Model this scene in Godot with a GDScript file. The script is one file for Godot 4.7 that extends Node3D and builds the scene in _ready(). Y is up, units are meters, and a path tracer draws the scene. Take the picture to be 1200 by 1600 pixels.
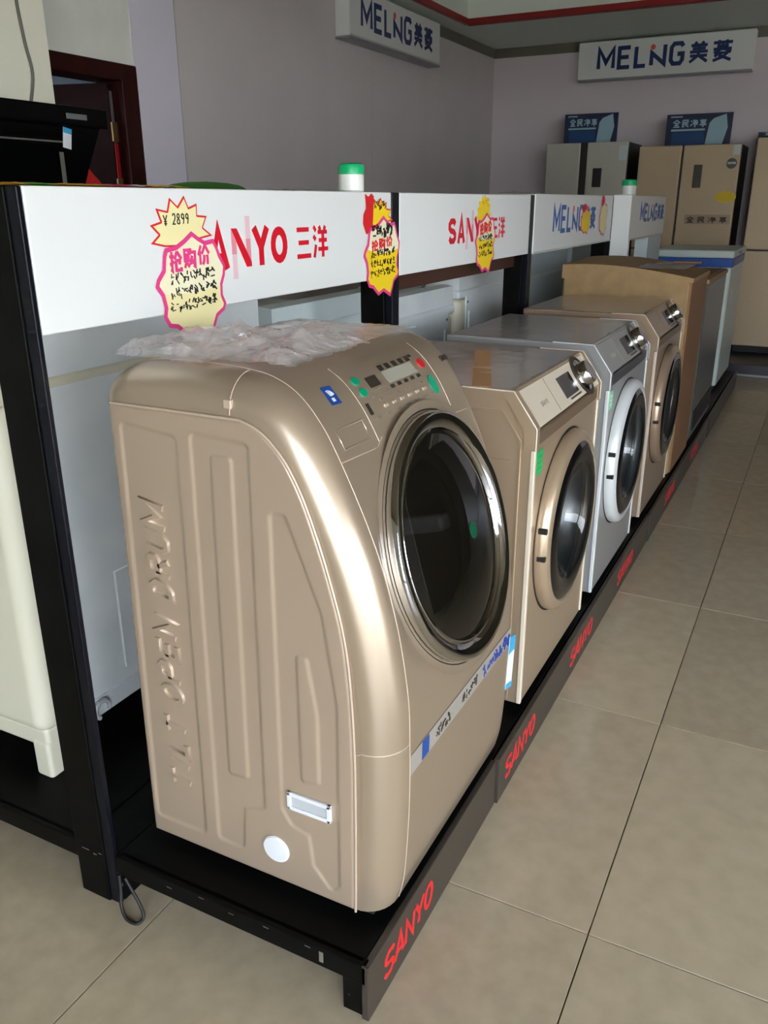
extends Node3D
# A row of front-loading washing machines on a low display platform in an appliance shop.
# x: towards the aisle, y: up, -z: along the row towards the back wall.

const FLAT := -1.0
var used := {}
var M := {}
var STROKES := {}
var rng := RandomNumberGenerator.new()

# ------------------------------------------------------------------ mesh builder
class MB:
	var v := PackedVector3Array()
	var n := PackedVector3Array()
	var c := PackedColorArray()
	var x := Transform3D.IDENTITY
	var colored := false
	var col := Color.WHITE

	func tri(a: Vector3, b: Vector3, d: Vector3, na: Vector3, nb: Vector3, nd: Vector3) -> void:
		a = x * a; b = x * b; d = x * d
		na = x.basis * na; nb = x.basis * nb; nd = x.basis * nd
		var g := (b - a).cross(d - a)
		if g.length_squared() < 1e-18:
			return
		if g.dot(na + nb + nd) > 0.0:      # clockwise fronts
			v.append(a); v.append(d); v.append(b)
			n.append(na.normalized()); n.append(nd.normalized()); n.append(nb.normalized())
		else:
			v.append(a); v.append(b); v.append(d)
			n.append(na.normalized()); n.append(nb.normalized()); n.append(nd.normalized())
		if colored:
			c.append(col); c.append(col); c.append(col)

	func ftri(a: Vector3, b: Vector3, d: Vector3, nn: Vector3) -> void:
		tri(a, b, d, nn, nn, nn)

	func quad(a: Vector3, b: Vector3, d: Vector3, e: Vector3, nn: Vector3) -> void:
		ftri(a, b, d, nn)
		ftri(a, d, e, nn)

	# box from lo to hi
	func box(lo: Vector3, hi: Vector3) -> void:
		var p := [Vector3(lo.x, lo.y, lo.z), Vector3(hi.x, lo.y, lo.z), Vector3(hi.x, hi.y, lo.z), Vector3(lo.x, hi.y, lo.z),
			Vector3(lo.x, lo.y, hi.z), Vector3(hi.x, lo.y, hi.z), Vector3(hi.x, hi.y, hi.z), Vector3(lo.x, hi.y, hi.z)]
		quad(p[0], p[1], p[2], p[3], Vector3(0, 0, -1)); quad(p[4], p[5], p[6], p[7], Vector3(0, 0, 1))
		quad(p[0], p[3], p[7], p[4], Vector3(-1, 0, 0)); quad(p[1], p[2], p[6], p[5], Vector3(1, 0, 0))
		quad(p[0], p[1], p[5], p[4], Vector3(0, -1, 0)); quad(p[3], p[2], p[6], p[7], Vector3(0, 1, 0))

	# box with rounded edges
	func rbox(lo: Vector3, hi: Vector3, r: float, seg := 2) -> void:
		var mid := (lo + hi) / 2.0
		var h := (hi - lo) / 2.0
		r = min(r, min(h.x, min(h.y, h.z)) * 0.98)
		var inner := h - Vector3(r, r, r)
		var t := []
		for i in seg + 1:
			t.append([-1.0, tan(deg_to_rad(-45.0 + 45.0 * i / seg))])
		for i in seg + 1:
			t.append([1.0, tan(deg_to_rad(45.0 * i / seg))])
		for axis in 3:
			for s in [-1.0, 1.0]:
				var a1: int = (axis + 1) % 3
				var a2: int = (axis + 2) % 3
				var P := []
				var N := []
				for u in t:
					var rp := []
					var rn := []
					for w in t:
						var d := Vector3.ZERO
						d[axis] = s; d[a1] = u[1]; d[a2] = w[1]
						d = d.normalized()
						var b := Vector3.ZERO
						b[axis] = s * inner[axis]; b[a1] = u[0] * inner[a1]; b[a2] = w[0] * inner[a2]
						rp.append(mid + b + d * r); rn.append(d)
					P.append(rp); N.append(rn)
				for i in t.size() - 1:
					for j in t.size() - 1:
						tri(P[i][j], P[i + 1][j], P[i + 1][j + 1], N[i][j], N[i + 1][j], N[i + 1][j + 1])
						tri(P[i][j], P[i + 1][j + 1], P[i][j + 1], N[i][j], N[i + 1][j + 1], N[i][j + 1])

	# round tube along a path
	func tube(path: Array, r: float, sides := 8, caps := true) -> void:
		var rings := []
		var norms := []
		var up := Vector3(0.13, 1, 0.07).normalized()
		for i in path.size():
			var d: Vector3 = (path[min(i + 1, path.size() - 1)] - path[max(i - 1, 0)]).normalized()
			var a := d.cross(up)
			if a.length() < 0.05:
				a = d.cross(Vector3(1, 0, 0.1))
			a = a.normalized()
			var b := a.cross(d).normalized()
			up = b
			var rp := []
			var rn := []
			for k in sides + 1:
				var q: float = TAU * k / sides
				var nn := a * cos(q) + b * sin(q)
				rp.append(path[i] + nn * r); rn.append(nn)
			rings.append(rp); norms.append(rn)
		for i in path.size() - 1:
			for k in sides:
				tri(rings[i][k], rings[i + 1][k], rings[i + 1][k + 1], norms[i][k], norms[i + 1][k], norms[i + 1][k + 1])
				tri(rings[i][k], rings[i + 1][k + 1], rings[i][k + 1], norms[i][k], norms[i + 1][k + 1], norms[i][k + 1])
		if caps:
			for e in [0, path.size() - 1]:
				var d2: Vector3 = (path[1] - path[0]).normalized() * -1.0 if e == 0 else (path[-1] - path[-2]).normalized()
				for k in sides:
					ftri(path[e], rings[e][k], rings[e][k + 1], d2)

	# surface of revolution about local +Z: profile of (radius, height); creases where the turn exceeds 35 degrees
	func lathe(prof: Array, steps := 32) -> void:
		for i in prof.size() - 1:
			var p: Vector2 = prof[i]
			var q: Vector2 = prof[i + 1]
			var e := (q - p)
			if e.length() < 1e-7:
				continue
			var ne := Vector2(e.y, -e.x).normalized()
			var np := ne
			var nq := ne
			if i > 0:
				var e0: Vector2 = (p - prof[i - 1]).normalized()
				if e0.dot(e.normalized()) > 0.8:
					np = (ne + Vector2(e0.y, -e0.x)).normalized()
			if i < prof.size() - 2:
				var e1: Vector2 = (prof[i + 2] - q).normalized()
				if e1.dot(e.normalized()) > 0.8:
					nq = (ne + Vector2(e1.y, -e1.x)).normalized()
			for k in steps:
				var a0: float = TAU * k / steps
				var a1: float = TAU * (k + 1) / steps
				var c0 := Vector2(cos(a0), sin(a0))
				var c1 := Vector2(cos(a1), sin(a1))
				var P00 := Vector3(c0.x * p.x, c0.y * p.x, p.y)
				var P01 := Vector3(c1.x * p.x, c1.y * p.x, p.y)
				var P10 := Vector3(c0.x * q.x, c0.y * q.x, q.y)
				var P11 := Vector3(c1.x * q.x, c1.y * q.x, q.y)
				var N00 := Vector3(c0.x * np.x, c0.y * np.x, np.y)
				var N01 := Vector3(c1.x * np.x, c1.y * np.x, np.y)
				var N10 := Vector3(c0.x * nq.x, c0.y * nq.x, nq.y)
				var N11 := Vector3(c1.x * nq.x, c1.y * nq.x, nq.y)
				tri(P00, P10, P11, N00, N10, N11)
				tri(P00, P11, P01, N00, N11, N01)

	# polygon in local XY, from z = z0 to z1
	func prism(poly: PackedVector2Array, z0: float, z1: float) -> void:
		if poly.size() > 2 and Geometry2D.is_polygon_clockwise(poly):
			poly = poly.duplicate()
			poly.reverse()
		var ids := Geometry2D.triangulate_polygon(poly)
		for i in range(0, ids.size(), 3):
			var a := poly[ids[i]]
			var b := poly[ids[i + 1]]
			var d := poly[ids[i + 2]]
			ftri(Vector3(a.x, a.y, z1), Vector3(b.x, b.y, z1), Vector3(d.x, d.y, z1), Vector3(0, 0, 1))
			if z1 - z0 > 0.0:
				ftri(Vector3(a.x, a.y, z0), Vector3(b.x, b.y, z0), Vector3(d.x, d.y, z0), Vector3(0, 0, -1))
		if z1 - z0 > 0.0:
			for i in poly.size():
				var a := poly[i]
				var b := poly[(i + 1) % poly.size()]
				var e := b - a
				var nn := Vector3(e.y, -e.x, 0).normalized()
				quad(Vector3(a.x, a.y, z0), Vector3(b.x, b.y, z0), Vector3(b.x, b.y, z1), Vector3(a.x, a.y, z1), nn)

	# smooth sheet through a grid of points; hint is roughly the outward side
	func sheet(P: Array, hint: Vector3, skip := {}) -> void:
		var R := P.size()
		var C: int = P[0].size()
		var N := []
		for i in R:
			var row := []
			for j in C:
				var du: Vector3 = P[min(i + 1, R - 1)][j] - P[max(i - 1, 0)][j]
				var dv: Vector3 = P[i][min(j + 1, C - 1)] - P[i][max(j - 1, 0)]
				row.append(du.cross(dv).normalized())
			N.append(row)
		var m: Vector3 = N[R / 2][C / 2]
		var s := 1.0
		if hint != Vector3.ZERO and m.dot(hint) < 0.0:
			s = -1.0
		for i in R - 1:
			for j in C - 1:
				if skip.has(Vector2i(i, j)):
					continue
				tri(P[i][j], P[i + 1][j], P[i + 1][j + 1], s * N[i][j], s * N[i + 1][j], s * N[i + 1][j + 1])
				tri(P[i][j], P[i + 1][j + 1], P[i][j + 1], s * N[i][j], s * N[i + 1][j + 1], s * N[i][j + 1])

	# raised line of trapezoid section along a path lying in local XY (at height z)
	func ridge(path: Array, w: float, h: float, z := 0.0, closed := false) -> void:
		var cnt := path.size()
		var L := []
		for i in cnt:
			var a: Vector2 = path[(i - 1 + cnt) % cnt] if closed or i > 0 else path[i]
			var b: Vector2 = path[(i + 1) % cnt] if closed or i < cnt - 1 else path[i]
			var p: Vector2 = path[i]
			var e0 := (p - a).normalized() if (p - a).length() > 1e-7 else (b - p).normalized()
			var e1 := (b - p).normalized() if (b - p).length() > 1e-7 else e0
			var d := e0 + e1
			d = d.normalized() if d.length() > 0.05 else e1
			var s := Vector2(-d.y, d.x)
			var f: float = 1.0 / max(s.dot(Vector2(-e1.y, e1.x)), 0.5)
			L.append([p + s * w * 0.5 * f, p + s * w * 0.33 * f, p - s * w * 0.33 * f, p - s * w * 0.5 * f, s])
		var last := cnt if closed else cnt - 1
		for i in last:
			var A: Array = L[i]
			var B: Array = L[(i + 1) % cnt]
			var hs := [0.0, h, h, 0.0]
			for k in 3:
				var sA: Vector2 = A[4]
				var sB: Vector2 = B[4]
				var kk: float = [1.0, 0.0, -1.0][k]
				var nA := Vector3(sA.x * kk, sA.y * kk, 0.4 if k != 1 else 1.0)
				var nB := Vector3(sB.x * kk, sB.y * kk, 0.4 if k != 1 else 1.0)
				var a0 := Vector3(A[k].x, A[k].y, z + hs[k])
				var a1 := Vector3(A[k + 1].x, A[k + 1].y, z + hs[k + 1])
				var b0 := Vector3(B[k].x, B[k].y, z + hs[k])
				var b1 := Vector3(B[k + 1].x, B[k + 1].y, z + hs[k + 1])
				tri(a0, b0, b1, nA, nB, nB)
				tri(a0, b1, a1, nA, nB, nA)
		if not closed:
			for e in [0, cnt - 1]:
				var A: Array = L[e]
				var s: Vector2 = A[4]
				var out := Vector3(-s.y, s.x, 0.3) if e == 0 else Vector3(s.y, -s.x, 0.3)
				quad(Vector3(A[0].x, A[0].y, z), Vector3(A[1].x, A[1].y, z + h), Vector3(A[2].x, A[2].y, z + h), Vector3(A[3].x, A[3].y, z), out)

	# thin strip of print with mitred joints along a 2D path, thickness t above local z = 0
	func ink(path: Array, w: float, t := 0.0008) -> void:
		var p := []
		for q in path:
			if p.is_empty() or (q - p[-1]).length() > 1e-6:
				p.append(q)
		if p.size() < 2:
			return
		var closed: bool = p.size() > 3 and (p[0] - p[-1]).length() < 1e-5
		if closed:
			p.remove_at(p.size() - 1)
		var m := p.size()
		var A := []
		var B := []
		for i in m:
			var d0: Vector2 = (p[i] - p[(i - 1 + m) % m]).normalized() if closed or i > 0 else (p[1] - p[0]).normalized()
			var d1: Vector2 = (p[(i + 1) % m] - p[i]).normalized() if closed or i < m - 1 else d0
			var mid := d0 + d1
			mid = mid.normalized() if mid.length() > 0.05 else d1
			var s := Vector2(-mid.y, mid.x)
			var c: float = max(s.dot(Vector2(-d1.y, d1.x)), 0.45)
			A.append(p[i] + s * (w * 0.5 / c))
			B.append(p[i] - s * (w * 0.5 / c))
		for i in (m if closed else m - 1):
			var j: int = (i + 1) % m
			quad(Vector3(A[i].x, A[i].y, t), Vector3(B[i].x, B[i].y, t), Vector3(B[j].x, B[j].y, t), Vector3(A[j].x, A[j].y, t), Vector3(0, 0, 1))
			for e in [A, B]:
				var d: Vector2 = (p[j] - p[i]).normalized()
				var n3 := Vector3(-d.y, d.x, 0) * (1.0 if e == A else -1.0)
				quad(Vector3(e[i].x, e[i].y, 0), Vector3(e[j].x, e[j].y, 0), Vector3(e[j].x, e[j].y, t), Vector3(e[i].x, e[i].y, t), n3)
		if not closed:
			for i in [0, m - 1]:
				var d: Vector2 = (p[1] - p[0]).normalized() * -1.0 if i == 0 else (p[-1] - p[-2]).normalized()
				quad(Vector3(A[i].x, A[i].y, 0), Vector3(B[i].x, B[i].y, 0), Vector3(B[i].x, B[i].y, t), Vector3(A[i].x, A[i].y, t), Vector3(d.x, d.y, 0))

	func mesh() -> ArrayMesh:
		var arr := []
		arr.resize(Mesh.ARRAY_MAX)
		arr[Mesh.ARRAY_VERTEX] = v
		arr[Mesh.ARRAY_NORMAL] = n
		if colored:
			arr[Mesh.ARRAY_COLOR] = c
		var m := ArrayMesh.new()
		m.add_surface_from_arrays(Mesh.PRIMITIVE_TRIANGLES, arr)
		return m

# ------------------------------------------------------------------ scene helpers
func numbered(called: String) -> String:
	if not used.has(called):
		used[called] = 0
		return called
	used[called] += 1
	return "%s_%03d" % [called, used[called]]

func origin_of(o: Node) -> Vector3:
	var p := Vector3.ZERO
	while o != null and o != self:
		if o is Node3D:
			p += o.position
		o = o.get_parent()
	return p

func thing(called: String, label: String, category: String, at: Vector3, group := "") -> Node3D:
	var o := Node3D.new()
	o.name = numbered(called)
	add_child(o)
	o.position = at
	tag(o, label, category, group)
	return o

func tag(o: Node, label: String, category: String, group := "") -> void:
	o.set_meta("label", label)
	o.set_meta("category", category)
	if group != "":
		o.set_meta("group", group)

# commits a builder whose points are in world coordinates
func part(parent: Node, called: String, mb: MB, m: Material, label := "") -> MeshInstance3D:
	var o := MeshInstance3D.new()
	o.name = called
	var off := origin_of(parent)
	if off != Vector3.ZERO:
		for i in mb.v.size():
			mb.v[i] -= off
	o.mesh = mb.mesh()
	o.material_override = m
	o.cast_shadow = GeometryInstance3D.SHADOW_CASTING_SETTING_ON
	parent.add_child(o, true)
	if label != "":
		o.set_meta("label", label)
	return o

func struct(called: String, mb: MB, m: Material) -> MeshInstance3D:
	var o := part(self, called, mb, m)
	o.set_meta("kind", "structure")
	return o

func bx(lo: Vector3, hi: Vector3) -> MB:
	var b := MB.new()
	b.box(lo, hi)
	return b

func rb(lo: Vector3, hi: Vector3, r: float, seg := 2) -> MB:
	var b := MB.new()
	b.rbox(lo, hi, r, seg)
	return b

func frame(o: Vector3, xa: Vector3, ya: Vector3) -> Transform3D:
	return Transform3D(Basis(xa, ya, xa.cross(ya)), o)

# plane facing +x read along -z / facing +z read along +x
func on_x(x: float, y: float, z: float) -> Transform3D:
	return frame(Vector3(x, y, z), Vector3(0, 0, -1), Vector3(0, 1, 0))

func on_z(x: float, y: float, z: float) -> Transform3D:
	return frame(Vector3(x, y, z), Vector3(1, 0, 0), Vector3(0, 1, 0))

func mat(called: String, col: Color, rough := 0.5, metal := 0.0, coat := 0.0) -> StandardMaterial3D:
	var m := StandardMaterial3D.new()
	m.resource_name = called
	m.albedo_color = col
	m.roughness = rough
	m.metallic = metal
	if coat > 0.0:
		m.clearcoat_enabled = true
		m.clearcoat = coat
		m.clearcoat_roughness = 0.12
	M[called] = m
	return m

func noise_image(seed_: int, freq: float, a: Color, b: Color, size := 256, octaves := 4, power := 1.0) -> ImageTexture:
	var f := FastNoiseLite.new()
	f.seed = seed_
	f.frequency = freq
	f.fractal_octaves = octaves
	var g := f.get_seamless_image(size, size)
	var im := Image.create(size, size, false, Image.FORMAT_RGB8)
	for y in size:
		for x in size:
			im.set_pixel(x, y, a.lerp(b, pow(g.get_pixel(x, y).r, power)))
	return ImageTexture.create_from_image(im)

func bump_image(seed_: int, freq: float, strength: float, size := 256) -> ImageTexture:
	var f := FastNoiseLite.new()
	f.seed = seed_
	f.frequency = freq
	f.fractal_octaves = 3
	var g := f.get_seamless_image(size, size)
	g.convert(Image.FORMAT_RGBA8)
	g.bump_map_to_normal_map(strength)
	return ImageTexture.create_from_image(g)

func triplanar(m: StandardMaterial3D, scale: float) -> void:
	m.uv1_triplanar = true
	m.uv1_world_triplanar = true
	m.uv1_scale = Vector3(scale, scale, scale)

func catmull(p: Array, per := 4) -> Array:
	var out := []
	for i in p.size() - 1:
		var p0: Vector2 = p[max(i - 1, 0)]
		var p1: Vector2 = p[i]
		var p2: Vector2 = p[i + 1]
		var p3: Vector2 = p[min(i + 2, p.size() - 1)]
		for k in per:
			var t := float(k) / per
			out.append(0.5 * ((2.0 * p1) + (p2 - p0) * t + (2.0 * p0 - 5.0 * p1 + 4.0 * p2 - p3) * t * t + (3.0 * p1 - p0 - 3.0 * p2 + p3) * t * t * t))
	out.append(p[-1])
	return out

func pairs(a: Array) -> Array:
	var out := []
	for i in range(0, a.size(), 2):
		out.append(Vector2(a[i], a[i + 1]))
	return out

func arc(cx: float, cy: float, rx: float, ry: float, a0: float, a1: float, k := 10) -> Array:
	var out := []
	for i in k + 1:
		var a := deg_to_rad(lerp(a0, a1, float(i) / k))
		out.append(Vector2(cx + rx * cos(a), cy + ry * sin(a)))
	return out

# ------------------------------------------------------------------ lettering: strokes in a unit box
func build_strokes() -> void:
	var S := STROKES
	S["T"] = [[0, 1, 1, 1], [.5, 1, .5, 0]]
	S["I"] = [[.5, 1, .5, 0]]
	S["L"] = [[.08, 1, .08, 0, .95, 0]]
	S["E"] = [[.95, 1, .08, 1, .08, 0, .95, 0], [.08, .52, .85, .52]]
	S["N"] = [[.05, 0, .05, 1, .95, 0, .95, 1]]
	S["M"] = [[.02, 0, .02, 1, .5, .3, .98, 1, .98, 0]]
	S["A"] = [[0, 0, .5, 1, 1, 0], [.2, .3, .8, .3]]
	S["Y"] = [[0, 1, .5, .48, 1, 1], [.5, .48, .5, 0]]
	S["P"] = [[.08, 0, .08, 1, .7, 1, .93, .88, .93, .62, .7, .5, .08, .5]]
	S["D"] = [[.08, 0, .08, 1, .6, 1, .93, .75, .93, .25, .6, 0, .08, 0]]
	S["R"] = [[.08, 0, .08, 1, .7, 1, .93, .88, .93, .64, .7, .52, .08, .52], [.5, .52, .95, 0]]
	S["U"] = [[.06, 1, .06, .25, .3, 0, .7, 0, .94, .25, .94, 1]]
	S["O"] = [flat(arc(.5, .5, .46, .5, 90, 450, 18))]
	S["G"] = [[.95, .85, .8, 1, .25, 1, .06, .82, .06, .18, .25, 0, .78, 0, .95, .18, .95, .48, .55, .48]]
	S["S"] = [[.94, .85, .75, 1, .28, 1, .06, .84, .06, .66, .25, .54, .75, .46, .94, .33, .94, .15, .74, 0, .25, 0, .05, .15]]
	S["i"] = [[.5, .62, .5, 0]]
	S["2"] = [[.08, .8, .3, 1, .7, 1, .9, .78, .85, .55, .08, 0, .95, 0]]
	S["8"] = [[.5, .54, .15, .7, .2, .93, .5, 1, .8, .93, .85, .7, .5, .54, .08, .33, .12, .08, .5, 0, .88, .08, .92, .33, .5, .54]]
	S["9"] = [[.88, .62, .5, .5, .12, .62, .12, .88, .5, 1, .88, .88, .88, .5, .6, 0]]
	S["¥"] = [[0, 1, .5, .5, 1, 1], [.5, .5, .5, 0], [.15, .42, .85, .42], [.15, .22, .85, .22]]
	S["三"] = [[.1, .9, .86, .9], [.2, .5, .84, .5], [.1, .08, .97, .08]]
	S["洋"] = [[.06, .98, .2, .84], [.04, .68, .18, .56], [.08, 0, .2, .4], [.42, .98, .5, .86], [.84, .98, .76, .86], [.34, .8, .94, .8], [.4, .54, .92, .54], [.36, .26, 1, .26], [.66, .8, .66, 0]]
	S["美"] = [[.28, 1, .38, .87], [.72, 1, .62, .87], [.1, .83, .9, .83], [.18, .67, .82, .67], [.06, .51, .94, .51], [.5, .83, .5, .51], [.08, .31, .92, .31], [.5, .5, .46, .31, .08, 0], [.52, .31, .94, 0]]
	S["菱"] = [[.04, .88, .96, .88], [.31, 1, .31, .78], [.69, 1, .69, .78], [.22, .7, .78, .7], [.5, .8, .5, .56], [.06, .56, .94, .56], [.38, .56, .1, .36], [.62, .56, .92, .38], [.42, .44, .14, .2], [.34, .36, .78, .36, .5, .15, .08, 0], [.34, .27, .94, 0]]
	S["抢"] = [[.02, .76, .38, .76], [.2, 1, .2, .04, .08, .12], [.03, .36, .38, .5], [.65, 1, .42, .6], [.65, 1, .99, .62], [.52, .55, .86, .55, .82, .34], [.52, .55, .52, .06, .94, .06, .94, .2]]
	S["购"] = [[.06, .3, .06, .92, .4, .92, .4, .3], [.23, .76, .23, .4, .03, .02], [.27, .25, .43, .05], [.6, 1, .48, .68], [.55, .8, .96, .8, .92, .06, .8, .12], [.7, .62, .55, .25, .84, .32], [.75, .42, .86, .2]]
	S["价"] = [[.3, 1, .02, .5], [.19, .72, .19, 0], [.65, 1, .35, .55], [.65, 1, .99, .56], [.55, .5, .52, .2, .4, 0], [.82, .5, .82, 0]]
	S["全"] = [[.5, 1, .04, .6], [.5, 1, .96, .6], [.25, .56, .75, .56], [.22, .3, .78, .3], [.5, .56, .5, .04], [.08, .04, .92, .04]]
	S["民"] = [[.15, .95, .82, .95, .82, .66, .15, .66], [.15, .95, .15, .05, .4, .15], [.15, .4, .9, .4], [.5, .66, .65, .2, .95, .02]]
	S["净"] = [[.05, .85, .2, .7], [.03, .1, .22, .42], [.5, 1, .35, .78], [.42, .86, .8, .86, .68, .72], [.36, .7, .9, .7, .9, .36, .36, .36], [.28, .53, 1, .53], [.62, .7, .62, .03, .5, .08]]
	S["享"] = [[.5, 1, .5, .88], [.08, .87, .92, .87], [.25, .74, .75, .74, .75, .58, .25, .58, .25, .74], [.2, .45, .78, .45, .52, .3], [.52, .3, .52, .02, .4, .05], [.05, .25, .95, .25]]

func flat(a: Array) -> Array:
	var out := []
	for p in a:
		out.append(p.x); out.append(p.y)
	return out

# writes text into mb (its transform set to the text's frame): letter width lw, height lh, pitch, stroke
func write(mb: MB, text: String, at: Vector2, lw: float, lh: float, pitch: float, w: float, t := 0.0008, slant := 0.0) -> void:
	var px := at.x
	for ch in text:
		if STROKES.has(ch):
			var k := 0
			for st in STROKES[ch]:
				var path := []
				for p in pairs(st):
					path.append(Vector2(px + p.x * lw + p.y * lh * slant, at.y + p.y * lh))
				mb.ink(path, w, t + 0.00015 * k)
				k += 1
		px += pitch

# the same with every letter a part of its own
func letters(parent: Node, m: Material, xf: Transform3D, text: String, at: Vector2, lw: float, lh: float, pitch: float, w: float, t := 0.0008, slant := 0.0) -> void:
	var k := 0
	for ch in text:
		if STROKES.has(ch):
			var b := MB.new()
			b.x = xf
			write(b, ch, at + Vector2(pitch * k, 0), lw, lh, 0, w, t, slant)
			part(parent, "letter", b, m)
		k += 1

func stuff(o: Node) -> void:
	o.set_meta("kind", "stuff")

# scrawl of handwriting: rows of short seeded strokes
func scrawl(mb: MB, at: Vector2, width: float, h: float, glyphs: int, w: float, tilt := 0.0, t := 0.0016) -> void:
	var p := width / glyphs
	for g in glyphs:
		var o := Vector2(at.x + g * p, at.y + g * p * tilt)
		for k in rng.randi_range(4, 7):
			var a := o + Vector2(rng.randf_range(0.0, 0.8) * p, rng.randf_range(0.0, 1.0) * h)
			var ang: float = [0.1, PI / 2, 1.1, -0.7][rng.randi_range(0, 3)] + rng.randf_range(-0.2, 0.2)
			var d := Vector2(cos(ang), sin(ang)) * h * rng.randf_range(0.35, 0.7)
			mb.ink([a - d * 0.5, a + d * 0.5], w, t + 0.00005 * (g * 5 + k))

# ------------------------------------------------------------------ materials
func build_materials() -> void:
	mat("gold", Color(0.69, 0.615, 0.525), 0.30, 0.5, 1.0).clearcoat_roughness = 0.22
	mat("gold_side", Color(0.70, 0.62, 0.535), 0.42, 0.3, 0.3)
	mat("gold_pale", Color(0.79, 0.71, 0.625), 0.38, 0.25, 0.3)
	mat("champagne", Color(0.70, 0.615, 0.51), 0.33, 0.5, 0.4)
	mat("champagne_light", Color(0.86, 0.81, 0.72), 0.35, 0.15, 0.4)
	mat("strip_brown", Color(0.40, 0.33, 0.26), 0.4)
	mat("silver", Color(0.64, 0.64, 0.63), 0.34, 0.45, 0.4)
	mat("silver_light", Color(0.84, 0.85, 0.845), 0.32, 0.2, 0.4)
	mat("bronze", Color(0.66, 0.57, 0.48), 0.33, 0.5, 0.4)
	mat("bronze_light", Color(0.80, 0.73, 0.66), 0.35, 0.2, 0.4)
	mat("chrome", Color(0.86, 0.86, 0.86), 0.06, 1.0)
	mat("steel", Color(0.55, 0.56, 0.57), 0.3, 0.9)
	mat("rubber", Color(0.07, 0.07, 0.07), 0.6)
	mat("dark_gap", Color(0.05, 0.045, 0.04), 0.6)
	mat("black_gloss", Color(0.05, 0.05, 0.055), 0.12, 0.0, 0.3)
	mat("print_dark", Color(0.20, 0.17, 0.14), 0.5)
	mat("print_grey", Color(0.52, 0.47, 0.40), 0.5)
	mat("print_white", Color(0.93, 0.93, 0.91), 0.5)
	mat("green_button", Color(0.02, 0.58, 0.42), 0.3, 0.0, 0.3)
	mat("green_light", Color(0.55, 0.83, 0.68), 0.35)
	mat("red_button", Color(0.78, 0.12, 0.16), 0.3, 0.0, 0.3)
	mat("sticker_blue", Color(0.10, 0.27, 0.56), 0.4)
	mat("sticker_cyan", Color(0.25, 0.66, 0.83), 0.4)
	mat("sticker_white", Color(0.93, 0.94, 0.96), 0.45)
	mat("sticker_green", Color(0.10, 0.66, 0.38), 0.45)
	mat("sticker_dark_green", Color(0.04, 0.30, 0.20), 0.4)
	mat("text_blue", Color(0.16, 0.23, 0.56), 0.5)
	mat("tape_grey", Color(0.60, 0.58, 0.54), 0.3)
	mat("reflection_orange", Color(0.76, 0.56, 0.36), 0.4)
	mat("white_plastic", Color(0.90, 0.91, 0.92), 0.35)
	mat("handle_grey", Color(0.74, 0.75, 0.76), 0.45)
	mat("lcd", Color(0.62, 0.61, 0.55), 0.3)
	# display stand
	var bl := mat("black_paint", Color(0.055, 0.055, 0.05), 0.45)
	bl.albedo_texture = noise_image(11, 0.03, Color(0.75, 0.75, 0.72), Color(1, 1, 1), 256)
	bl.metallic_specular = 0.2
	triplanar(bl, 1.6)
	mat("navy_edge", Color(0.05, 0.055, 0.085), 0.3).metallic_specular = 0.3
	mat("board_grey", Color(0.225, 0.20, 0.17), 0.4)
	mat("board_red", Color(0.80, 0.13, 0.15), 0.5)
	mat("scuff", Color(0.42, 0.40, 0.35), 0.8)
	mat("sign_white", Color(0.92, 0.93, 0.92), 0.3)
	mat("sign_edge", Color(0.80, 0.80, 0.78), 0.4)
	mat("logo_red", Color(0.82, 0.08, 0.16), 0.4)
	mat("logo_pink", Color(0.87, 0.55, 0.60), 0.4)
	mat("logo_pink_pale", Color(0.91, 0.77, 0.79), 0.4)
	mat("logo_blue", Color(0.04, 0.16, 0.38), 0.4)
	mat("logo_blue_bright", Color(0.10, 0.34, 0.62), 0.4)
	mat("logo_orange", Color(0.92, 0.38, 0.25), 0.4)
	mat("brown_rail", Color(0.26, 0.15, 0.11), 0.5)
	# cards
	mat("card_pink", Color(0.88, 0.25, 0.52), 0.5)
	mat("card_pink_light", Color(0.87, 0.45, 0.72), 0.5)
	mat("card_cream", Color(0.965, 0.945, 0.80), 0.5)
	mat("card_pale", Color(0.955, 0.915, 0.68), 0.5)
	mat("card_yellow", Color(0.95, 0.82, 0.12), 0.5)
	mat("card_red", Color(0.84, 0.13, 0.15), 0.5)
	mat("ink_black", Color(0.07, 0.06, 0.05), 0.6)
	# film
	var fm := mat("film", Color(0.97, 0.94, 0.93, 0.24), 0.18)
	fm.transparency = BaseMaterial3D.TRANSPARENCY_ALPHA
	fm.cull_mode = BaseMaterial3D.CULL_DISABLED
	var fm2 := mat("film_thick", Color(0.95, 0.91, 0.90, 0.42), 0.25)
	fm2.transparency = BaseMaterial3D.TRANSPARENCY_ALPHA
	fm2.cull_mode = BaseMaterial3D.CULL_DISABLED
	var gl := mat("door_glass", Color(0.065, 0.055, 0.035, 0.82), 0.03)
	gl.transparency = BaseMaterial3D.TRANSPARENCY_ALPHA
	var g2 := mat("clear_glass", Color(0.10, 0.12, 0.13, 0.5), 0.03)
	g2.transparency = BaseMaterial3D.TRANSPARENCY_ALPHA
	var pane := mat("pane", Color(0.9, 0.95, 0.95, 0.06), 0.02)
	pane.transparency = BaseMaterial3D.TRANSPARENCY_ALPHA
	# rear row
	mat("cream_plastic", Color(0.87, 0.855, 0.765), 0.4)
	var ws := mat("white_sheet", Color(0.93, 0.95, 0.95), 0.35)
	ws.albedo_texture = noise_image(5, 0.012, Color(0.93, 0.94, 0.95), Color(1, 1, 1), 256)
	triplanar(ws, 1.0)
	mat("blue_sheet", Color(0.81, 0.86, 0.865), 0.4)
	mat("screw", Color(0.45, 0.44, 0.42), 0.35, 0.8)
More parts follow.
